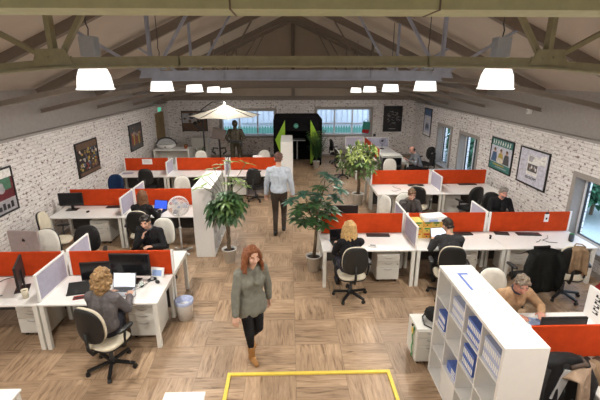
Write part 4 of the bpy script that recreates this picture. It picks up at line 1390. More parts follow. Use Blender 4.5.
SEAT_TYPE = None
person('woman in a grey cardigan with wavy hair typing at a silver laptop, back to us', (-2.38, 4.50, 0), R(-6), 'cardigan', lean=4, head=(18, 6), legs=[((-.22, .41, .52), (-.22, .40, .09)), ((-.03, .42, .52), (-.03, .40, .09))],
       hands=[(-.16, .40, .805), (.15, .40, .805)], hair=('curly', (0.25, 0.15, 0.065)), top=(0.115, 0.105, 0.11), bottom=(0.03, 0.03, 0.04), female=True, voxel=.007, seed=3)
person('man in black resting his chin on his hand at the left bench', (-2.52, 6.90, 0), R(176), 'jacket', lean=13, head=(18, -4),
       hands=[(-.13, .36, .80), (.05, .31, .93)], poles=[(-.5, .1, .4), (.28, .34, .5)], hair=('short', (0.016, 0.011, 0.008)), top=(0.014, 0.014, 0.016), collar=(.10, .10, .11), seed=5, handdir=[None, (-.3, -.1, .9)])
person('woman with long brown hair in a black top at the blue-lit laptop, back to us', (-3.12, 8.03, 0), R(-4), 'top', lean=9, head=(10, -8),
       hands=[(-.1, .40, .805), (.24, .42, .805)], hair=('long', (0.13, 0.055, 0.022)), top=(0.012, 0.011, 0.012), female=True, seed=7, voxel=.009)
person('woman with shoulder-length blond hair at the first right desk, back to us', (1.03, 6.14, 0), R(4), 'top', lean=3, head=(14, 12),
       hands=[(-.17, .40, .805), (-.02, .42, .805)], hair=('bob', (0.50, 0.32, 0.13)), top=(0.012, 0.012, 0.014), bottom=(.05, .05, .07), female=True, seed=9)
person('man with dark hair in a dark grey jumper at a white-screen laptop, back to us', (2.74, 6.16, 0), R(-8), 'jumper', lean=18, head=(16, 22),
       hands=[(-.20, .46, .805), (.08, .48, .805)], hair=('short', (0.020, 0.012, 0.007)), top=(0.035, 0.035, 0.038), seed=11)
person('woman with short brown hair and a grey scarf looking down, facing us', (2.66, 8.42, 0), R(178), 'cardigan', lean=14, head=(15, 0),
       hands=[(-.16, .40, .805), (.15, .40, .805)], hair=('short', (0.13, 0.07, 0.035)), top=(0.075, 0.068, 0.066), scarf=(0.085, 0.075, 0.07), female=True, seed=13)
person('grey-haired man in black looking down, facing us beside the white brick wall', (4.72, 8.48, 0), R(176), 'jumper', lean=12, head=(16, 0), skin='skin_red',
       hands=[(-.16, .40, .805), (.15, .40, .805)], hair=('short', (0.20, 0.18, 0.16)), top=(0.010, 0.010, 0.011), beard=True, seed=15)
person('man in a beige jumper bent over his desk writing beside the foreground shelf', (2.92, 4.70, 0), R(184), 'jumper', lean=22, head=(20, -12), skin='skin_red',
       hands=[(-.24, .40, .805), (.14, .44, .805)], poles=[(-.6, .1, .6), (.6, .1, .6)], hair=('short', (0.17, 0.13, 0.095)), top=(0.42, 0.27, 0.155), collar=(.06, .06, .08), voxel=.007, seed=17)
person('balding man in a grey jumper reading at his desk, seen from the side', (4.62, 13.76, 0), R(92), 'jumper', lean=22, head=(26, 0), skin='skin_red',
       hands=[(-.16, .44, .805), (.15, .44, .805)], hair=('bald', (0.03, 0.022, 0.018)), top=(0.17, 0.18, 0.20), seed=19, voxel=.010)
person('woman in a grey-green coat and tan ankle boots walking across the wooden floor', (-.50, 4.54, 0), R(-150), 'coat', sit=False, lean=4, head=(8, 0),
       legs=[((-.085, .02, .50), (-.09, -.27, .17), (0, .10, -.085)), ((.085, .10, .50), (.03, .02, .09))],
       hands=[(-.30, -.06, .80), (.29, .14, .82)], hair=('bob', (0.20, 0.065, 0.022)), top=(0.19, 0.19, 0.16), bottom=(0.012, 0.012, 0.014), shoe=(0.33, 0.16, 0.05), boots=True,
       coat=.10, female=True, sc=.98, voxel=.007, seed=21)
person('man in a pale blue shirt and dark brown trousers walking away down the aisle', (-.24, 9.0, 0), R(-4), 'shirt', sit=False, lean=2, head=(4, 0),
       legs=[((-.08, .06, .50), (-.075, -.08, .09)), ((.09, .16, .50), (.09, .06, .14), (0, .12, -.05))],
       hands=[(-.28, .10, .82), (.29, .08, .82)], hair=('short', (0.13, 0.06, 0.045)), top=(0.52, 0.58, 0.66), bottom=(0.055, 0.042, 0.032), sc=1.14, voxel=.009, seed=23)

# life-size statue at the back
st = thing('statue', 'life-size dark mottled statue of a standing figure before the back left window', 'statue', (-2.06, 15.6, 0))
MB().b2(-.28, .28, -.28, .28, 0, .18).build('plinth', 'brownboard', st, .01)
b = MB(); z0 = .18
for s in (-1, 1):
    b.cap_((s * .10, 0, z0 + .92), (s * .12, .03, z0 + .50), .10, .075); b.cap_((s * .12, .03, z0 + .50), (s * .13, 0, z0 + .08), .072, .05)
    b.cap_((s * .13, 0, z0 + .05), (s * .14, -.15, z0 + .04), .05, .04)
    b.cap_((s * .06, 0, z0 + .95), (s * .09, 0, z0 + 1.38), .12, .12)
    b.cap_((s * .20, 0, z0 + 1.44), (s * .30, -.02, z0 + 1.16), .065, .055); b.cap_((s * .30, -.02, z0 + 1.16), (s * .20, -.24, z0 + 1.04), .052, .04)
    b.ell((s * .19, -.27, z0 + 1.04), (.04, .05, .04))
    for k in range(4): b.cap_((s * .19 + (k - 1.5) * .02, -.30, z0 + 1.05), (s * .19 + (k - 1.5) * .018, -.355, z0 + 1.03 - .006 * k), .011, .009)
    b.ell((s * .15, 0, z0 + 1.45), (.09, .09, .07))
b.cap_((0, 0, z0 + 1.45), (0, -.02, z0 + 1.60), .065, .06)
b.ell((0, -.02, z0 + 1.72), (.095, .115, .145)); b.ell((0, -.13, z0 + 1.70), (.018, .02, .03))
fuse('figure', b, ['bronze'], st, .014, 2, None, .01, 2)
hd = MB(); hd.box((.02, -.30, z0 + 1.07), (.46, .07, .09), ry=.12); hd.box((.22, -.30, z0 + 1.00), (.09, .05, .20)); hd.build('held_block', 'blackp', st, .006)
st.scale = (1.12, 1.12, .985)
bs = thing('tilted_board_stand', 'dark brown tilted board on a black stand left of the statue', 'stand', (-2.66, 15.4, 0))
MB().box((0, 0, 1.50), (.52, .04, .42), rx=R(-20), ry=R(14)).build('board', 'brownboard', bs, .006)
b = MB(); b.tube([(0, .06, 0.03), (0, .08, .8), (0, .03, 1.45)], .035); b.bar((-.3, 0, .02), (.3, 0, .02), .08, .04); b.bar((0, -.3, .02), (0, .3, .02), .08, .04); b.build('stand_post', 'blackp', bs)
b = MB()
for s in (-1, 1): b.tube([(s * .05, .0, .95), (s * .22, -.05, .98), (s * .26, -.1, .84), (s * .14, -.1, .74)], .035, 8)
b.build('curved_arm', 'blackp', bs, 0, True)

# ------------------------------------------------------------------ plants
def leaflet(mb, base, d, up, L, wd, droop=.35, fold=.25):
    d = d.normalized(); s = d.cross(up).normalized(); u = s.cross(d).normalized()
    prof = [(0, .06), (.25, .75), (.5, 1.0), (.75, .72), (1, .03)]
    vs = []
    for t, k in prof:
        c = base + d * (L * t) - V((0, 0, 1)) * (droop * L * t * t)
        for j in (-1, 0, 1): vs.append(c + s * (j * wd * k / 2) + u * (abs(j) * fold * wd * k / 2))
    fs = []
    for i in range(4):
        for j in range(2):
            a = i * 3 + j; fs.append((a, a + 1, a + 4, a + 3))
    mb.add(vs, fs)
def palmate(mb, c, d, n, L, wd, rg, droop=.45):
    d = d.normalized(); o = d.orthogonal().normalized(); q = d.cross(o)
    for k in range(n):
        a = 2 * pi * k / n + rg.uniform(-.15, .15)
        dd = (o * cos(a) + q * sin(a)) * .9 + d * .45 - V((0, 0, .10))
        leaflet(mb, c, dd, V((0, 0, 1)) if abs(dd.normalized().z) < .95 else V((0, 1, 0)), L * rg.uniform(.8, 1.12), wd, droop)
def pot(t, r0, r1, h, soil=True):
    MB().lathe([(r0, 0), (r1, h), (r1 * 1.04, h), (r1 * 1.04, h - .02), (r1 * .92, h), (r1 * .88, h - .05)], n=28, cap=(True, False)).build('pot', 'potwhite', t, 0, True)
    MB().lathe([(r1 * .9, h - .045), (r1 * .5, h - .03), (.002, h - .025)], n=20, cap=(False, True)).build('soil', 'soil', t, 0, True)
# money tree next to the tall white shelf
rg = random.Random(31)
# leaves
p1 = thing('potted_tree', 'tall green potted tree with braided trunk beside the tall white shelf', 'plant', (-1.23, 7.52, 0))
pot(p1, .10, .145, .30)
b = MB()
for k in range(3):
    a0 = 2 * pi * k / 3
    b.tube([(.028 * cos(a0 + j * .9), .028 * sin(a0 + j * .9), .25 + j * .09) for j in range(9)], .019, 7)
b.build('trunk', 'bark', p1, 0, True)
br, lf = MB(), MB()
lf.m = 0
for k in range(92):
    a = rg.uniform(0, 2 * pi); e_ = rg.uniform(-.35, 1.35)
    r = rg.uniform(.16, .36)
    c = V((r * cos(a) * cos(e_) * 1.0, r * sin(a) * cos(e_), 1.12 + r * sin(e_) * 1.05))
    if c.x < -.14 and c.y > -.02: c.y = -.06 - c.y * .5
    br.tube([(.01, 0, .95), c * .6 + V((0, 0, .42)), c], .005, 5)
    lf.m = 0 if rg.random() < .8 else 1
    palmate(lf, c, V((cos(a) * cos(e_), sin(a) * cos(e_), .4 + sin(e_))), 7, .185, .072, rg)
br.build('branches', 'stem', p1)
lf.build('foliage', ['leaf', 'leaf_m'], p1, fix=False, smooth=True)
b, lf = MB(), MB()
for k, (x, y, z) in enumerate(((-.34, .1, 1.80), (-.10, .2, 1.98), (.10, .15, 2.05), (.38, .25, 2.0), (-.45, 0, 1.60), (.22, .0, 1.72), (-.25, .3, 1.88), (.05, .1, 1.62), (.33, .1, 1.58), (-.50, .25, 1.72))):
    b.tube([(0, 0, 1.2), (x * .4, y * .4, 1.2 + (z - 1.2) * .6), (x, y, z)], .007, 6)
    palmate(lf, V((x, y, z)), V((x * .5, y * .5, .6)), 6, .22, .062, rg, .3)
b.build('upper_stems', 'stem', p1)
tag(lf.build('pale_foliage', ['leaf_p'], p1, fix=False, smooth=True), 'pale yellow-green upper leaves')
# large-leaved tree by the blond woman
rg = random.Random(37)
p2 = thing('potted_tree', 'broad-leaved potted tree in a white pot left of the blond woman', 'plant', (.47, 7.10, 0))
pot(p2, .11, .15, .32)
b = MB(); b.tube([(0, 0, .26), (.03, 0, .6), (.05, .01, .95), (.06, .02, 1.25)], [.036, .032, .027, .02], 9)
b.tube([(.05, .01, .9), (-.08, .03, 1.2), (-.16, .03, 1.45)], [.02, .015, .01], 7); b.tube([(.06, .02, 1.2), (.14, .03, 1.5), (.20, .03, 1.85)], [.018, .013, .008], 7)
b.build('trunk', 'bark', p2, 0, True)
lf, br = MB(), MB()
tops = [(.20, .03, 1.90), (.36, .03, 1.80), (.08, .05, 1.66), (-.20, .0, 1.55), (-.42, .02, 1.42), (.02, -.05, 1.40), (.36, -.02, 1.48), (-.14, .08, 1.28), (.24, .03, 1.32), (-.30, .05, 1.18),
        (.10, .03, 1.15), (-.05, -.08, 1.05), (.28, .06, 1.08), (-.18, .0, .98), (.16, -.06, .95), (-.02, .1, 1.22), (.33, .05, 1.22), (-.28, -.08, 1.30), (.05, .0, 1.52), (.46, .05, 1.62), (-.32, .05, 1.05)]
for k, (x, y, z) in enumerate(tops):
    br.tube([(.05, .01, max(.85, z - .35)), (x * .6, y, z - .12), (x, y, z)], .006, 5)
    lf.m = 1 if z > 1.3 and k % 3 != 2 else 0
    palmate(lf, V((x, y, z)), V((x * .7, y - .15, .9)), 8, .24, .095, rg, .35)
br.build('branches', 'stem', p2)
lf.build('foliage', ['leaf', 'leaf_b'], p2, fix=False, smooth=True)
# bushy tree at the second right row
rg = random.Random(41)
p3 = thing('potted_tree', 'bushy tree with pale leaf tips in a white pot at the second right row', 'plant', (2.03, 11.25, 0))
pot(p3, .13, .17, .34)
b = MB(); b.tube([(0, 0, .3), (.02, 0, .6), (-.01, .01, .95), (.02, 0, 1.2)], [.05, .045, .04, .03], 9)
b.build('trunk', 'bark', p3, 0, True)
lf, br = MB(), MB()
for k in range(95):
    a = rg.uniform(0, 2 * pi); e_ = rg.uniform(-.5, 1.45); r = rg.uniform(.25, .66)
    c = V((r * cos(a) * cos(e_), r * sin(a) * cos(e_), 1.22 + .85 * r * sin(e_)))
    br.tube([(0, 0, 1.0), c * .55 + V((0, 0, .5)), c], .007, 5)
    lf.m = 1 if (c.z > 1.35 and rg.random() < .62) else 0
    palmate(lf, c, V((cos(a), sin(a), .6)), 6, .18, .07, rg, .12)
br.build('branches', 'stem', p3)
lf.build('foliage', ['leaf_m', 'leaf_y'], p3, fix=False, smooth=True)
# fern before the booth, plant by the back counter
def fern(x, y, h, n, label, r=.09, seed=1, mt='leaf_m', ph=.2):
    q = random.Random(seed)
    t = thing('potted_fern', label, 'plant', (x, y, 0) if not isinstance(h, tuple) else (x, y, h[1]))
    hh = h if not isinstance(h, tuple) else h[0]
    pot(t, r * .8, r * 1.1, ph)
    lf = MB(); sm = MB()
    for k in range(n):
        a = q.uniform(0, 2 * pi); rr = q.uniform(.06, .26) * hh; top = ph + q.uniform(.45, 1.0) * (hh - ph)
        pts = [V((0, 0, ph - .03)), V((rr * .35 * cos(a), rr * .35 * sin(a), ph + (top - ph) * .6)), V((rr * cos(a), rr * sin(a), top))]
        sm.tube(pts, .005, 5)
        for j in range(9):
            f = .25 + .75 * j / 8
            c = pts[1].lerp(pts[2], (f - .5) * 2) if f > .5 else pts[0].lerp(pts[1], f * 2)
            for s in (-1, 1):
                dd = V((cos(a + s * 1.2), sin(a + s * 1.2), .35))
                leaflet(lf, c, dd, V((0, 0, 1)), .16 * hh, .03 * hh, .4)
    sm.build('stems', 'stem', t); lf.build('fronds', [mt], t, fix=False, smooth=True)
    return t
fern(1.12, 15.98, 1.55, 34, 'tall fern in a white pot in front of the black booth', .13, 3, 'leaf', .30)
fern(-3.55, 15.9, .95, 16, 'dark spiky plant in a pot in front of the pale cabinet at the back', .12, 5, 'leaf', .22)

# ------------------------------------------------------------------ posters and wall things
def poster(label, wall, u, z, w_, h_, art, fr='blackp', fw=.035, back='paper'):
    """wall 'l','r','b'; u = centre along the wall; art(mb, w, h) draws shapes in local (x, z) and returns a material list"""
    loc, rz = {'l': ((XL, u, z), R(90)), 'r': ((XR, u, z), R(-90)), 'b': ((u, YB, z), 0)}[wall]
    t = thing('framed_poster', label, 'poster', loc, rz, 'framed posters on the brick walls')
    f = MB()
    f.b2(-w_ / 2, w_ / 2, -.035, 0, h_ / 2 - fw, h_ / 2); f.b2(-w_ / 2, w_ / 2, -.035, 0, -h_ / 2, -h_ / 2 + fw)
    f.b2(-w_ / 2, -w_ / 2 + fw, -.035, 0, -h_ / 2 + fw, h_ / 2 - fw); f.b2(w_ / 2 - fw, w_ / 2, -.035, 0, -h_ / 2 + fw, h_ / 2 - fw)
    f.build('poster_frame', fr, t, .003)
    m = MB(); W, Hh = w_ - 2 * fw, h_ - 2 * fw
    m.b2(-W / 2, W / 2, -.020, -.004, -Hh / 2, Hh / 2)
    mats = [back] + art(m, W, Hh)
    m.build('print', mats, t)
    return t
class Art:
    def __init__(s, m): s.m, s.k = m, 0
    def poly(s, pts, mi, d=None):
        s.k += 1; s.m.m = mi
        y = -.0203 - .00025 * s.k
        s.m.add([(x, y, z) for x, z in pts], [tuple(range(len(pts)))])
    def rect(s, x0, x1, z0, z1, mi): s.poly([(x0, z0), (x1, z0), (x1, z1), (x0, z1)], mi)
    def disc(s, x, z, rx, rz, mi, n=16): s.poly([(x + rx * cos(2 * pi * k / n), z + rz * sin(2 * pi * k / n)) for k in range(n)], mi)
def cm(name, c): return mat(name, c, .45, var=.2, scale=18)
pk_ = {'dkred': cm('print_dark_red', (.10, .015, .02)), 'green': cm('print_green', (.06, .16, .10)), 'black': cm('print_black', (.012, .012, .014)), 'yel': cm('print_yellow', (.40, .30, .05)),
       'red': cm('print_red', (.26, .05, .03)), 'grey': cm('print_grey', (.35, .34, .36)), 'blue': cm('print_blue', (.06, .11, .22)), 'cream': cm('print_cream', (.62, .56, .46)), 'brown': cm('print_brown', (.12, .07, .045)),
       'lilac': cm('print_lilac', (.55, .55, .63)), 'teal': cm('print_teal', (.04, .17, .15)), 'skin': cm('print_skin', (.5, .28, .18)), 'white': cm('print_white', (.74, .73, .70)), 'dkgrey': cm('print_dark_grey', (.07, .07, .075))}
def art_a(m, W, Hh):
    a = Art(m)
    a.rect(-W / 2, W / 2, Hh * .30, Hh / 2, 5); a.rect(-W * .1, W * .45, Hh * .02, Hh * .30, 2)
    for k in range(6): a.disc(-W * .4 + W * .15 * k, Hh * (.02 + .06 * (k % 3)), W * .09, Hh * .13, (2, 1, 3, 2, 4, 2)[k])
    a.rect(-W / 2, W / 2, -Hh * .5, -Hh * .20, 4)
    for k in range(9): a.rect(-W * .45 + W * .10 * k, -W * .45 + W * .10 * k + W * .07, -Hh * .44, -Hh * (.28 + .05 * (k % 2)), 3)
    return [pk_[c] for c in ('dkred', 'green', 'black', 'grey', 'white')]
def art_b(m, W, Hh):
    a = Art(m); q = random.Random(9)
    a.rect(-W * .5, W * .5, Hh * .30, Hh * .5, 7)
    for k in range(95):
        a.disc(q.uniform(-.42, .42) * W, q.uniform(-.34, .28) * Hh, q.uniform(.02, .06) * W, q.uniform(.02, .07) * Hh, q.choice((1, 2, 3, 4, 5, 6, 7, 2)), 10)
    a.rect(-W * .5, W * .5, -Hh * .5, -Hh * .40, 7)
    return [pk_[c] for c in ('black', 'yel', 'red', 'grey', 'cream', 'blue', 'brown')]
def art_c(m, W, Hh):
    a = Art(m); q = random.Random(4)
    for k in range(34): a.disc(q.uniform(-.42, .42) * W, q.uniform(0, .42) * Hh, q.uniform(.05, .10) * W, q.uniform(.03, .08) * Hh, q.choice((1, 2, 5)), 10)
    for k, (x, c) in enumerate(((-.22, 3), (-.02, 4), (.2, 3), (-.32, 4), (.33, 5))):
        a.disc(x * W, -.12 * Hh, .08 * W, .22 * Hh, c); a.disc(x * W, .13 * Hh, .045 * W, .06 * Hh, 6)
    return [pk_[c] for c in ('dkgrey', 'grey', 'yel', 'red', 'brown', 'skin')]
def art_d(m, W, Hh):
    a = Art(m)
    a.rect(-W / 2, W / 2, -Hh * .28, Hh * .28, 3)
    a.rect(-W / 2, W / 2, Hh * .28, Hh * .5, 1)
    for k in range(8):
        x0 = -W * .45 + k * W * .113
        a.poly([(x0, Hh * .31), (x0 + .022, Hh * .31), (x0 + .05, Hh * .47), (x0 + .028, Hh * .47)], 2)
        a.rect(x0 + .04, x0 + .06, Hh * (.31 + .03 * (k % 2)), Hh * .46, 2)
        if k % 2 == 0: a.rect(x0 + .02, x0 + .075, Hh * .37, Hh * .40, 2)
    for x, c in ((-.30, 4), (0, 5), (.28, 6)):
        a.poly([(x * W - W * .15, -Hh * .26), (x * W + W * .15, -Hh * .26), (x * W + W * .09, Hh * .06), (x * W - W * .09, Hh * .06)], c)
        a.disc(x * W, Hh * .13, W * .055, Hh * .07, 7); a.disc(x * W, Hh * .165, W * .055, Hh * .045, 8)
    a.disc(-.02 * W, -.18 * Hh, W * .17, Hh * .09, 9)
    a.rect(-W / 2, W / 2, -Hh * .5, -Hh * .28, 1)
    a.rect(-W * .32, W * .22, -Hh * .36, -Hh * .32, 5); a.rect(-W * .2, W * .35, -Hh * .43, -Hh * .40, 10)
    return [pk_[c] for c in ('teal', 'white', 'lilac', 'blue', 'yel', 'dkgrey', 'skin', 'brown', 'cream', 'grey')]
LET = {'B': [(0, .2, 0, 1), (.2, .8, .85, 1), (.2, .8, .43, .57), (.2, .8, 0, .15), (.75, 1, .55, .9), (.75, 1, .1, .45)], 'O': [(0, .25, .1, .9), (.75, 1, .1, .9), (.15, .85, .85, 1), (.15, .85, 0, .15)],
       'M': [(0, .22, 0, 1), (.78, 1, 0, 1), (.22, .5, .55, .9), (.5, .78, .55, .9)]}
def art_e(m, W, Hh):
    a = Art(m)
    a.rect(-W * .5, W * .5, -Hh * .5, Hh * .5, 1)
    a.rect(-W * .20, W * .20, -Hh * .22, Hh * .34, 2)
    a.rect(-W * .16, W * .02, Hh * .16, Hh * .33, 3)
    a.poly([(.02 * W, .14 * Hh), (.44 * W, .14 * Hh), (.44 * W, .45 * Hh), (.30 * W, .40 * Hh)], 2)
    a.disc(.10 * W, .18 * Hh, .13 * W, .11 * Hh, 2)
    a.rect(-W * .17, W * .18, -Hh * .12, Hh * .10, 4)
    for k in range(6): a.disc(-W * .12 + W * .05 * k, Hh * (.02 - .05 * (k % 2)), W * .025, Hh * .05, (5, 3, 2)[k % 3])
    for k in range(4):
        L = 'BOOM'[k]; x0 = -W * .20 + k * W * .105
        for (p, q_, r_, s_) in LET[L]: a.rect(x0 + p * W * .085, x0 + q_ * W * .085, -Hh * .34 + r_ * Hh * .075, -Hh * .34 + s_ * Hh * .075, 6)
    for sx in (-.36, .36):
        for k in range(4): a.rect(sx * W - W * .07, sx * W + W * .06, Hh * (.28 - .14 * k), Hh * (.295 - .14 * k), 3)
    return [pk_[c] for c in ('lilac', 'white', 'grey', 'dkgrey', 'brown', 'black')]
def art_f(m, W, Hh):
    a = Art(m); q = random.Random(2)
    a.rect(-W * .5, W * .1, -Hh * .1, Hh * .4, 4)
    for k in range(26): a.disc(q.uniform(-.45, .45) * W, q.uniform(-.4, .4) * Hh, q.uniform(.04, .12) * W, q.uniform(.04, .12) * Hh, q.choice((1, 2, 2, 3)), 10)
    return [pk_[c] for c in ('brown', 'dkgrey', 'black', 'grey')]
def art_g(m, W, Hh):
    a = Art(m); q = random.Random(6)
    for k in range(40):
        x, z = q.uniform(-.35, .35) * W, q.uniform(-.25, .32) * Hh; an = q.uniform(-.6, .6); L = q.uniform(.04, .14)
        a.poly([(x, z), (x + L * cos(an), z + L * sin(an)), (x + L * cos(an), z + L * sin(an) + .012), (x, z + .012)], 1)
    a.rect(-W * .2, W * .2, -Hh * .42, -Hh * .40, 1)
    return [pk_['grey']]
def art_h(m, W, Hh):
    a = Art(m)
    a.rect(-W * .5, W * .5, Hh * .25, Hh * .5, 1); a.rect(-W * .5, W * .5, -Hh * .5, -Hh * .42, 2)
    for k in range(5): a.disc(-W * .2 + W * .1 * k, Hh * (-.2 + .08 * (k % 2)), W * .07, Hh * .12, 3 if k % 2 else 1)
    a.disc(.05 * W, .12 * Hh, W * .2, Hh * .06, 4)
    return [pk_[c] for c in ('blue', 'white', 'dkgrey', 'cream')]
poster('framed dark red and green poster on the left wall, cut by the photo edge', 'l', 7.15, 1.57, 1.20, .87, art_a, back=pk_['dkred'])
poster('framed collage poster with many small colours on the left wall, above the black monitor', 'l', 10.78, 1.55, 1.20, .90, art_b, back=pk_['black'])
poster('framed poster with orange and yellow figures on the left wall, farthest of that wall', 'l', 14.36, 1.57, 1.20, .90, art_c, back=pk_['dkgrey'])
poster('framed film poster with three figures under a green title band on the right wall', 'r', 10.60, 1.57, 1.16, .89, art_d, back=pk_['cream'])
poster('framed pale lilac poster with a grey photo and black lettering on the right wall', 'r', 9.13, 1.56, 1.17, .89, art_e, back=pk_['lilac'])
poster('narrow framed blue poster near the far corner of the right wall', 'r', 16.68, 1.77, .88, 1.14, art_h, back=pk_['lilac'])
poster('dark framed picture on the back wall left of the parasol pole', 'b', -4.25, 1.65, 1.15, .92, art_f, back=pk_['brown'])
poster('black framed chalk-style poster on the back wall right of the window', 'b', 4.78, 1.72, .86, 1.16, art_g, back=pk_['black'])
ex = thing('exit_sign', 'small lit green exit sign above the brown door', 'sign', (XL + .01, 17.15, 2.27), R(90))
MB().b2(-.20, .20, -.05, 0, -.08, .10).build('sign_box', 'white', ex, .004)
MB().b2(-.185, .185, -.054, -.05, -.065, .085).build('lit_face', 'exit', ex)
mk = MB(); mk.b2(-.14, -.02, -.056, -.054, -.01, .03); mk.add([(-.14, -.0555, .055), (-.14, -.0555, -.035), (-.18, -.0555, .01)], [(0, 1, 2)])
mk.ell((.06, -.055, .06), (.018, .002, .018)); mk.bar((.06, -.055, .04), (.09, -.055, -.01), .02, .003, (0, 1, 0)); mk.bar((.09, -.055, -.01), (.05, -.055, -.055), .014, .003, (0, 1, 0)); mk.bar((.07, -.055, .02), (.13, -.055, -.01), .012, .003, (0, 1, 0))
mk.build('running_symbol', 'white', ex)
tag(MB().box((XL + .015, 16.42, 1.15), (.03, .09, .13)).build('light_switch', 'grey'), 'small grey switch on the left wall before the brown door', 'switch')
sn = thing('motion_sensor', 'small white sensor box on the grey band above the right wall posters', 'sensor', (XR + .12, 9.77, 2.86))
MB().b2(-.10, 0, -.055, .055, -.10, .10).build('sensor_case', 'white', sn, .02); MB().b2(-.103, -.10, -.03, .03, -.07, .0).build('lens', 'grey', sn)
MB().b2(-.06, .0, .055, .085, -.09, .09).build('side_bracket', 'blackp', sn, .004)

# cream parasol at the back
pz = thing('parasol', 'large cream cantilever parasol standing at the back left', 'parasol', (-3.52, 16.75, 0))
MB().b2(-.33, .33, -.33, .33, 0, .09).build('base_slab', 'blackp', pz, .01)
MB().tube([(0, 0, .09), (0, 0, 2.05)], .03, 12).build('pole', 'dark_steel', pz, 0, True)
top_ = V((1.04, -.75, 2.56))
MB().tube([(0, 0, 1.95), (-.30, .05, 2.02), (.05, 0, 2.35), (.5, -.35, 2.62), (1.04, -.75, 2.66)], .022, 8).build('curved_arm', 'dark_steel', pz, 0, True)
cp = MB(); N = 8; vs = [tuple(top_)]; rim = []
for k in range(N):
    a = 2 * pi * k / N + .2
    rim.append(V((top_.x + 1.38 * cos(a), top_.y + 1.38 * sin(a), 2.13)))
fs = []
ring = []
for j, f in enumerate((.33, .66, 1.0)):
    for k in range(N * 4):
        k0, fr_ = divmod(k, 4); fr_ /= 4
        p = rim[k0].lerp(rim[(k0 + 1) % N], fr_)
        q = top_.lerp(p, f); q.z -= .05 * sin(pi * f) + .03 * f * sin(pi * fr_) * -1
        vs.append(tuple(q))
L4 = N * 4
for k in range(L4): fs.append((0, 1 + k, 1 + (k + 1) % L4))
for j in range(2):
    for k in range(L4): fs.append((1 + j * L4 + k, 1 + (j + 1) * L4 + k, 1 + (j + 1) * L4 + (k + 1) % L4, 1 + j * L4 + (k + 1) % L4))
cp.add(vs, fs)
co_ = cp.build('canopy', 'canopy', pz); sd_ = co_.modifiers.new('thick', 'SOLIDIFY'); sd_.thickness = .012
MB().lathe([(.05, 0), (.06, .05), (.015, .12)], c=(top_.x, top_.y, top_.z - .02), n=12).build('finial', 'canopy', pz, 0, True)
for k in range(N):
    MB().bar(tuple(top_ - V((0, 0, .04))), tuple(rim[k] + V((0, 0, .0))), .018, .018).build('rib', 'dark_steel', pz)

# black booth with green wings at the back
pd = thing('booth', 'black boxy booth with lime green side wings between the back windows', 'booth', (.38, 16.5, 0))
def rr(x0, x1, z0, z1, r):
    pts = [(x0, z0), (x1, z0)]
    for k in range(7): a = pi / 2 * k / 6; pts.append((x1 - r + r * cos(a), z1 - r + r * sin(a)))
    for k in range(7): a = pi / 2 + pi / 2 * k / 6; pts.append((x0 + r + r * cos(a), z1 - r + r * sin(a)))
    return pts
bk_m = mat('booth_black_felt', (.006, .006, .007), .95, spec=.1)
MB().b2(-1.0, -.76, .0, 1.75, 0, 1.84).build('side_wall', bk_m, pd, .05)
MB().b2(.76, 1.0, .0, 1.75, 0, 1.84).build('side_wall', bk_m, pd, .05)
MB().b2(-.76, .76, 1.60, 1.75, 0, 1.84).build('rear_wall', bk_m, pd)
MB().prism(rr(-1.0, 1.0, 1.80, 2.0, .12), 0, 1.75).build('roof_panel', bk_m, pd)
MB().b2(-.76, .76, .02, .10, 1.45, 1.80).build('fascia', bk_m, pd)
for s in (-1, 1):
    g_ = MB(); g_.prism([(s * .42, 1.82), (s * .50, 1.86), (s * .50, .10), (s * .95, 1.05)] if False else [(s * .46, 1.88), (s * .54, 1.92), (s * .54, .12), (s * .92, 1.12)][::1], -.03, -.005)
    g_.v.clear(); g_.f.clear(); g_.mi.clear()
    g_.prism([(s * .52, 1.90), (s * .93, 1.10), (s * .58, .10), (s * .52, .10)], -.03, -.002)
    tag(g_.build('green_wing', 'green', pd), 'lime green pointed wing')
    f_ = MB(); f_.b2(min(s * .52, s * .78), max(s * .52, s * .78), -.002, .06, 0, 1.84); f_.build('front_pier', bk_m, pd)
em = MB(); em.lathe([(.10, 0), (.10, .012)], n=26)
for i, v in enumerate(em.v): em.v[i] = V((v.x - .07, -.012 + v.z + .0, 1.66 + v.y))
ebm = em.build('round_emblem', 'teal', pd)
e2 = MB(); e2.prism([(-.15, 1.67), (-.07, 1.70), (.01, 1.67), (.01, 1.64), (-.07, 1.62), (-.15, 1.64)], -.016, -.012); e2.ell((-.07, -.014, 1.735), (.02, .003, .012)); e2.ell((-.07, -.014, 1.585), (.025, .003, .012)); e2.build('emblem_mark', 'cladgreen', ebm)
MB().b2(-.30, .35, .85, 1.45, .90, .94).b2(-.03, .03, 1.1, 1.2, .02, .90).build('booth_table', 'grey', pd, .004)
MB().b2(-.74, .74, 1.30, 1.58, .0, .45).build('bench', bk_m, pd, .02)

# back left corner furniture
t = thing('back_counter', 'white counter with a terracotta pot by the back left door', 'counter', (-4.60, 15.95, 0))
MB().b2(-.70, .70, -.35, .35, .82, .86).build('counter_top', 'white', t, .004)
for x in (-.66, .66):
    MB().b2(x - .03, x + .03, -.32, .32, 0, .82).build('side_panel', 'offwhite', t, .004)
MB().b2(-.63, .63, .28, .31, .1, .82).build('rear_panel', 'offwhite', t)
t = thing('oval_tub', 'white oval tub with a dark arched hood on the white counter', 'tub', (-4.85, 15.95, .86))
m_ = MB(); m_.lathe([(.22, 0), (.34, .06), (.38, .16), (.38, .18), (.34, .17), (.28, .06)], n=28)
for i, v in enumerate(m_.v): m_.v[i] = V((v.x, v.y * .75, v.z))
m_.build('tub_bowl', 'white', t, 0, True)
m_ = MB(); m_.tube([(.39 * cos(pi * k / 14), .02, .14 + .28 * sin(pi * k / 14)) for k in range(15)], .03, 8); m_.build('dark_arch', 'dark_steel', t, 0, True)
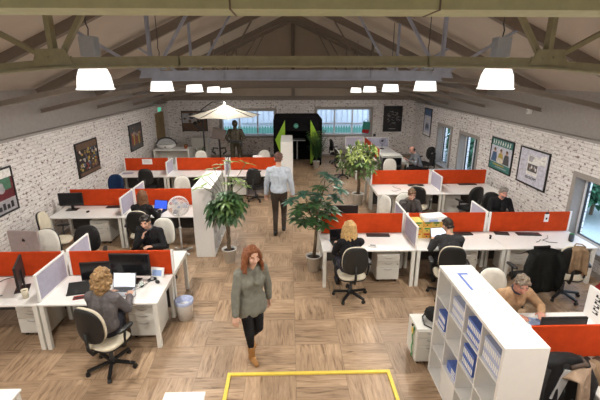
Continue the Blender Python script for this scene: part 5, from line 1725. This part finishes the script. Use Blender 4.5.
m_ = MB(); m_.prism([(.36 * cos(pi * k / 14), .16 + .25 * sin(pi * k / 14)) for k in range(15)], .03, .045); m_.build('arch_panel', 'grey', t)
MB().ell((.02, -.262, .09), (.035, .012, .028)).build('tub_plug', 'blackp', t, 0, True)
t = thing('terracotta_pot', 'small terracotta pot on the white counter at the back left', 'pot', (-4.08, 15.9, .86))
MB().lathe([(.06, 0), (.08, .11), (.09, .11), (.09, .14), (.075, .14), (.065, .03)], n=20).build('pot_body', 'terracotta', t, 0, True)
MB().lathe([(.072, .11), (.002, .125)], n=16, cap=(False, False)).build('soil', 'soil', t)
lf = MB(); q = random.Random(3)
for k in range(9): leaflet(lf, V((0, 0, .12)), V((cos(k * .7), sin(k * .7), 1.2)), V((0, 0, 1)), .12, .03)
lf.build('sprout', 'leaf', t, fix=False)
t = thing('pale_cabinet', 'pale greenish cabinet against the back wall under the parasol', 'cabinet', (-3.95, 18.1, 0))
MB().b2(-.36, .36, -.30, .30, 0, .98).build('cabinet_body', 'offwhite', t, .006)
for s in (-1, 1):
    d_ = MB().b2(min(s * .005, s * .35), max(s * .005, s * .35), -.318, -.30, .03, .96).build('door', 'offwhite', t, .004)
    MB().tube([(s * .05, -.335, .40), (s * .05, -.335, .52)], .008).build('handle', 'steel', d_)
t = thing('desktop_printer', 'white box printer on the desk behind the back left screen, by the tall shelf', 'printer', (-1.05, 13.15, .73))
MB().b2(-.22, .22, -.18, .18, 0, .24).build('printer_body', 'white', t, .015)
MB().b2(-.18, .18, -.182, -.178, .05, .09).build('paper_slot', 'dark_steel', t); MB().box((0, .12, .29), (.30, .02, .14), rx=-.3).build('paper_tray', 'white', t)
t = thing('desktop_printer', 'second white box behind the back left screen, nearer the statue', 'printer', (-3.40, 13.2, .73))
MB().b2(-.20, .20, -.16, .16, 0, .20).build('printer_body', 'white', t, .015); MB().b2(-.15, .15, -.162, -.158, .05, .08).build('paper_slot', 'dark_steel', t)

# back right corner things
t = thing('slatted_unit', 'dark grey unit with white slatted top beside the bald man\'s desk', 'unit', (3.50, 13.45, 0))
MB().b2(-.33, .33, -.22, .22, 0, .98).build('unit_body', 'dark_steel', t, .01)
for k in range(3): MB().b2(-.30, .30, -.224, -.22, .15 + .29 * k, .38 + .29 * k).build('drawer_front', 'screen_off', t, .004)
for k in range(2): MB().b2(-.34, .34, -.23, .23, .99 + .045 * k, 1.01 + .045 * k).build('top_slat', 'offwhite', t, .003)
for x in (-.3, .3): MB().b2(x - .02, x + .02, -.2, .2, .98, 1.05).build('slat_spacer', 'offwhite', t)
laptop(3.72, 14.0, R(100), 'open laptop turned towards the balding man at the back right', 'screen_on', 'steel')
sheet(4.02, 13.88, R(80), 'white paper under the hands of the balding man')
t = thing('storage_bag', 'green and red cloth bag hanging by the right back window', 'bag', (3.55, 18.5, 1.12))
MB().prism([(-.18, .0), (.16, -.05), (.20, .45), (-.12, .5)], -.10, .0).build('bag_body', 'teal', t, .02); MB().prism([(-.16, -.02), (.12, -.06), (.16, .12), (-.18, .14)], -.12, -.10).build('red_pocket', 'red', t, .01)
MB().tube([(-.1, -.05, .5), (0, -.05, .62), (.12, -.05, .46)], .01).build('bag_strap', 'blackp', t)
t = thing('desk_fan', 'dark round desk fan on the far desk of the back right cluster', 'fan', (3.85, 16.3, .73), R(10))
MB().lathe([(.10, 0), (.10, .02), (.03, .03)], n=18).build('fan_base', 'blackp', t); MB().tube([(0, 0, .02), (0, 0, .2)], .012).build('fan_stem', 'blackp', t)
f_ = MB()
for r_ in (.05, .10, .14): f_.tube([(r_ * cos(2 * pi * k / 20), -.03, .33 + r_ * sin(2 * pi * k / 20)) for k in range(21)], .005, 5, False)
for k in range(12): f_.tube([(0, -.035, .33), (.14 * cos(k * pi / 6), -.03, .33 + .14 * sin(k * pi / 6))], .003, 4)
f_.build('fan_guard', 'dark_steel', t)
MB().ell((0, 0, .33), (.045, .06, .045)).build('fan_motor', 'blackp', t, 0, True)
t = thing('wall_box', 'small dark wall box on the back brick wall right of the window', 'socket', (3.98, 18.5, .98)); MB().b2(-.06, .06, -.04, 0, -.06, .06).build('box_case', 'dark_steel', t, .004); MB().b2(-.03, .03, -.043, -.04, -.03, .03).build('box_lid', 'blackp', t)
t = thing('window_seat', 'grey box seat below the first right wall window, near the black chair', 'seat', (5.25, 12.9, 0)); MB().b2(-.45, .45, -.4, .4, 0, .52).build('seat_box', 'offwhite', t, .01); MB().b2(-.46, .46, -.41, .41, .52, .58).build('seat_pad', 'grey', t, .02)

# pedestal fan in the second left row
t = thing('pedestal_fan', 'white pedestal fan standing in front of the second left row', 'fan', (-2.33, 8.02, 0), R(24))
f_ = MB()
for k in range(4): f_.bar((0, 0, .03), (.27 * cos(k * pi / 2 + .4), .27 * sin(k * pi / 2 + .4), .02), .045, .03)
f_.build('cross_base', 'white', t, .004)
MB().tube([(0, 0, .03), (0, 0, .55)], .02, 12).tube([(0, 0, .55), (0, 0, .98)], .013, 12).lathe([(.035, .53), (.03, .58)], n=14).build('pole', 'white', t, 0, True)
MB().ell((0, .02, 1.07), (.07, .11, .07)).build('motor_housing', 'white', t, 0, True)
gd = MB(); RR_ = .21
for dy in (-.10, .0):
    gd.tube([(RR_ * cos(2 * pi * k / 28), -.05 + dy * .6, 1.07 + RR_ * sin(2 * pi * k / 28)) for k in range(29)], .008, 6, False)
for r_ in (.07, .14): gd.tube([(r_ * cos(2 * pi * k / 24), -.125, 1.07 + r_ * sin(2 * pi * k / 24)) for k in range(25)], .004, 5, False)
for k in range(36):
    a = 2 * pi * k / 36
    for y_ in (-.13, -.02): gd.tube([(.03 * cos(a), y_, 1.07 + .03 * sin(a)), (.14 * cos(a), y_, 1.07 + .14 * sin(a)), (RR_ * cos(a), -.08, 1.07 + RR_ * sin(a))], .0045, 4)
gd.build('fan_guard', 'white', t)
for k in range(3):
    a = 2 * pi * k / 3; b_ = MB()
    vs = []
    for j in range(6):
        f = j / 5; r_ = .03 + .155 * f; wv = .055 + .09 * f * (1 - .4 * f)
        for e2_, s2 in ((-1, -.02), (1, .02)):
            an = a + e2_ * wv / max(r_, .05) * .5
            vs.append((r_ * cos(an), -.07 + s2, 1.07 + r_ * sin(an)))
    b_.add(vs, [(2 * j, 2 * j + 1, 2 * j + 3, 2 * j + 2) for j in range(5)])
    bo = b_.build('fan_blade', 'boxpale', t, fix=False); s_2 = bo.modifiers.new('t', 'SOLIDIFY'); s_2.thickness = .003
MB().ell((0, -.125, 1.07), (.04, .012, .04)).build('hub_cap', 'boxpale', t, 0, True)

# unit beside the foreground shelf, with camera bag and lanyard
pu = pedestal(1.84, 4.54, R(0), 'white drawer pedestal beside the foreground shelf, camera bag on its top', w=.40, d=.38, h=.55)
t = thing('camera_bag', 'black camera bag lying on the white pedestal by the foreground shelf', 'bag', (1.92, 4.56, .55))
q = MB(); q.ell((0, .02, .085), (.12, .15, .085)); q.ell((.03, .02, .12), (.07, .09, .07)); q.cap_((.02, -.08, .06), (.02, -.17, .05), .05, .045)
fuse('bag_body', q, ['blackf'], t, .012, 2, None, .008, 3)
MB().tube([(-.06, .10, .10), (-.14, .05, .03), (-.16, -.10, .012), (-.08, -.20, .012), (.04, -.21, .02)], .010, 6).build('bag_strap', 'blackp', t, 0, True)
t = thing('lanyard', 'green lanyard with a yellow tag hanging down the white pedestal', 'lanyard', (1.632, 4.45, .0))
pts = [(0, -.0, .53), (-.012, .01, .46), (-.014, .03, .38), (-.012, .0, .30), (-.014, .02, .22), (-.012, -.01, .14), (-.014, .01, .08)]
m_ = MB()
for i in range(len(pts) - 1): m_.bar(pts[i], pts[i + 1], .006, .030, (0, 1, 0))
m_.build('green_strap', 'filegreen', t); MB().box((-.018, .03, .47), (.008, .06, .08)).build('yellow_tag', 'fileyellow', t, .002); MB().box((-.016, .045, .54), (.02, .03, .03)).build('black_clip', 'blackp', t, .003)

# yellow frame on the floor
t = thing('floor_frame', 'yellow rectangular frame lying on the wooden floor at the bottom centre', 'frame', (.235, 3.1, 0))
x0, x1, yt = -1.045, 1.055, 1.17
for nm, a in (('far_bar', (x0, x1, yt - .045, yt)), ('side_bar', (x0, x0 + .045, -1.2, yt - .045)), ('side_bar', (x1 - .045, x1, -1.2, yt - .045)), ('near_bar', (x0, x1, -1.26, -1.2))):
    MB().b2(a[0], a[1], a[2], a[3], 0, .025).build(nm, 'yellow', t, .004)

# jackets and cloths on the chairs
def drape(name, label, cat, loc, rz, w_, h_, mt, seed=1, over=.25, th=.03, flare=1.15, folds=7):
    q = random.Random(seed); t = thing(name, label, cat, loc, rz)
    m_ = MB(); nu, nv = 28, 16; vs = []
    L = h_ + over
    for side in (-1, 1):
        for j in range(nv + 1):
            s = j / nv * L
            for i in range(nu + 1):
                u = i / nu * 2 - 1
                fl = 1 + (flare - 1) * max(0, (s - over) / h_)
                wx = u * w_ / 2 * fl
                fold = .022 * sin(u * folds + seed) * min(1, max(0, (s - over) / h_) * 1.6 + .15)
                if s < over:
                    f = s / over; y = .16 * (1 - f) ** 1.0; z = -.10 * (1 - f) ** 2 - .05 * u * u
                else:
                    y = -.05 - .05 * (s - over) / h_; z = -(s - over) - .05 * u * u - .02 * sin(u * 4 + seed) * ((s - over) / h_)
                vs.append((wx, y + fold + (th / 2) * side * -1, z + (th / 2 if side > 0 else -th / 2) * (1 if s < over else 0)))
    n1 = (nu + 1) * (nv + 1); fs = []
    for j in range(nv):
        for i in range(nu):
            a = j * (nu + 1) + i
            fs.append((a, a + 1, a + nu + 2, a + nu + 1)); fs.append((n1 + a, n1 + a + nu + 1, n1 + a + nu + 2, n1 + a + 1))
    for i in range(nu):
        fs.append((i, n1 + i, n1 + i + 1, i + 1)); a = nv * (nu + 1) + i; fs.append((a, a + 1, n1 + a + 1, n1 + a))
    for j in range(nv):
        a = j * (nu + 1); fs.append((a, a + nu + 1, n1 + a + nu + 1, n1 + a)); a += nu; fs.append((a, n1 + a, n1 + a + nu + 1, a + nu + 1))
    m_.add(vs, fs)
    m_.build('cloth_panel', mt, t, 0, True)
    return t, m_
jk = mat('dark_jacket', (.010, .0105, .010), .95, var=.2, bump=.3, spec=.08)
t, _ = drape('jacket', 'dark grey jacket hung over the back of a black chair by the right window', 'jacket', (3.98, 5.62, 1.09), R(6), .50, .70, jk, 2)
for s in (-1, 1):
    MB().tube([(s * .22, -.06, -.06), (s * .30, -.10, -.25), (s * .29, -.10, -.55), (s * .27, -.08, -.66)], [.06, .065, .055, .05], 10).build('sleeve', jk, t, 0, True)
MB().tube([(-.13, .06, .0), (-.06, -.02, .035), (.06, -.02, .035), (.13, .06, .0)], .025, 8).build('collar', jk, t, 0, True)
t, _ = drape('brown_cloth', 'brown cloth bag hung on the white-rimmed chair by the right window', 'bag', (4.62, 5.70, 1.07), R(-20), .22, .36, 'brownbag', 5, over=.12, th=.05)
MB().tube([(-.08, .02, .0), (-.04, .08, .02), (.04, .08, .02), (.08, .02, .0)], .010, 6).build('bag_strap', 'brownbag', t)
t = thing('red_bag', 'red and black bag on the floor by the right window', 'bag', (5.25, 5.75, 0)); q = MB(); q.ell((0, 0, .18), (.20, .16, .18)); q.ell((0, 0, .30), (.14, .11, .10)); fuse('bag_body', q, ['red'], t, .018, 2, None, .01, 3); MB().tube([(-.1, 0, .36), (0, 0, .50), (.1, 0, .36)], .012).build('handle', 'blackp', t, 0, True)
# chair and jackets in front of the near right screen
dup(ch_black, (2.55, 2.86, 0), R(174), 'black chair under the jackets at the bottom right corner')
t, _ = drape('jacket', 'black jacket with grey lining on the chair at the bottom right corner', 'jacket', (2.60, 3.16, 1.10), R(8), .48, .55, mat('black_jacket', (.008, .008, .009), .6, var=.2, bump=.3, spec=.2), 7, folds=10)
MB().tube([(.20, -.05, -.06), (.31, -.10, -.28), (.28, -.12, -.6)], [.07, .07, .055], 10).build('sleeve', 'blackf', t, 0, True); MB().tube([(-.20, -.05, -.06), (-.31, -.10, -.28), (-.28, -.12, -.6)], [.07, .07, .055], 10).build('sleeve', 'blackf', t, 0, True)
MB().box((-.02, -.105, -.25), (.10, .012, .34), ry=.3).build('lining', 'grey', t, .004)
t, _ = drape('coat', 'beige coat lying beside the black jacket at the bottom right corner', 'coat', (2.80, 3.10, 1.02), R(38), .42, .55, mat('beige_coat', (.30, .21, .145), .85, var=.15, bump=.3), 11, folds=8)
MB().tube([(.20, -.05, -.05), (.30, -.10, -.25), (.27, -.12, -.5)], [.06, .06, .05], 10).build('sleeve', 'brownbag', t, 0, True)
MB().tube([(-.12, .06, .01), (0, -.03, .04), (.12, .06, .01)], .022, 8).build('collar', 'brownboard', t, 0, True)
# floor things under the desks
dup(ch_black, (-3.62, 6.66, 0), R(200), 'empty black chair behind the left screens, just past the lavender divider')
# trees and hedge outside the right windows
for k, (x, y, h_) in enumerate(((8.5, 10.4, 1.9), (9.4, 12.8, 2.2), (7.7, 14.9, 1.8), (7.7, 16.9, 1.8), (7.8, 19.0, 1.9))):
    q = random.Random(50 + k); t = thing('outside_shrub', '%s green shrub outside the right wall windows' % ('nearest', 'second', 'middle', 'fourth', 'farthest')[k], 'shrub', (x, y, -.1), 0, 'shrubs outside the right windows')
    MB().tube([(0, 0, 0), (.03, 0, h_ * .5)], .05, 7).build('stem', 'bark', t)
    lf = MB()
    for j in range(900):
        a, e_ = q.uniform(0, 2 * pi), q.uniform(-1.2, 1.5); r_ = q.uniform(.5, 1.0)
        c = V((1.0 * r_ * cos(a) * cos(e_), 1.1 * r_ * sin(a) * cos(e_), h_ * .55 + h_ * .42 * r_ * sin(e_)))
        leaflet(lf, c, V((cos(a), sin(a), q.uniform(-.4, .6))), V((0, 0, 1)), .28, .15)
    lf.build('foliage', 'hedge', t, fix=False)

bpy.data.scenes.remove(FS)
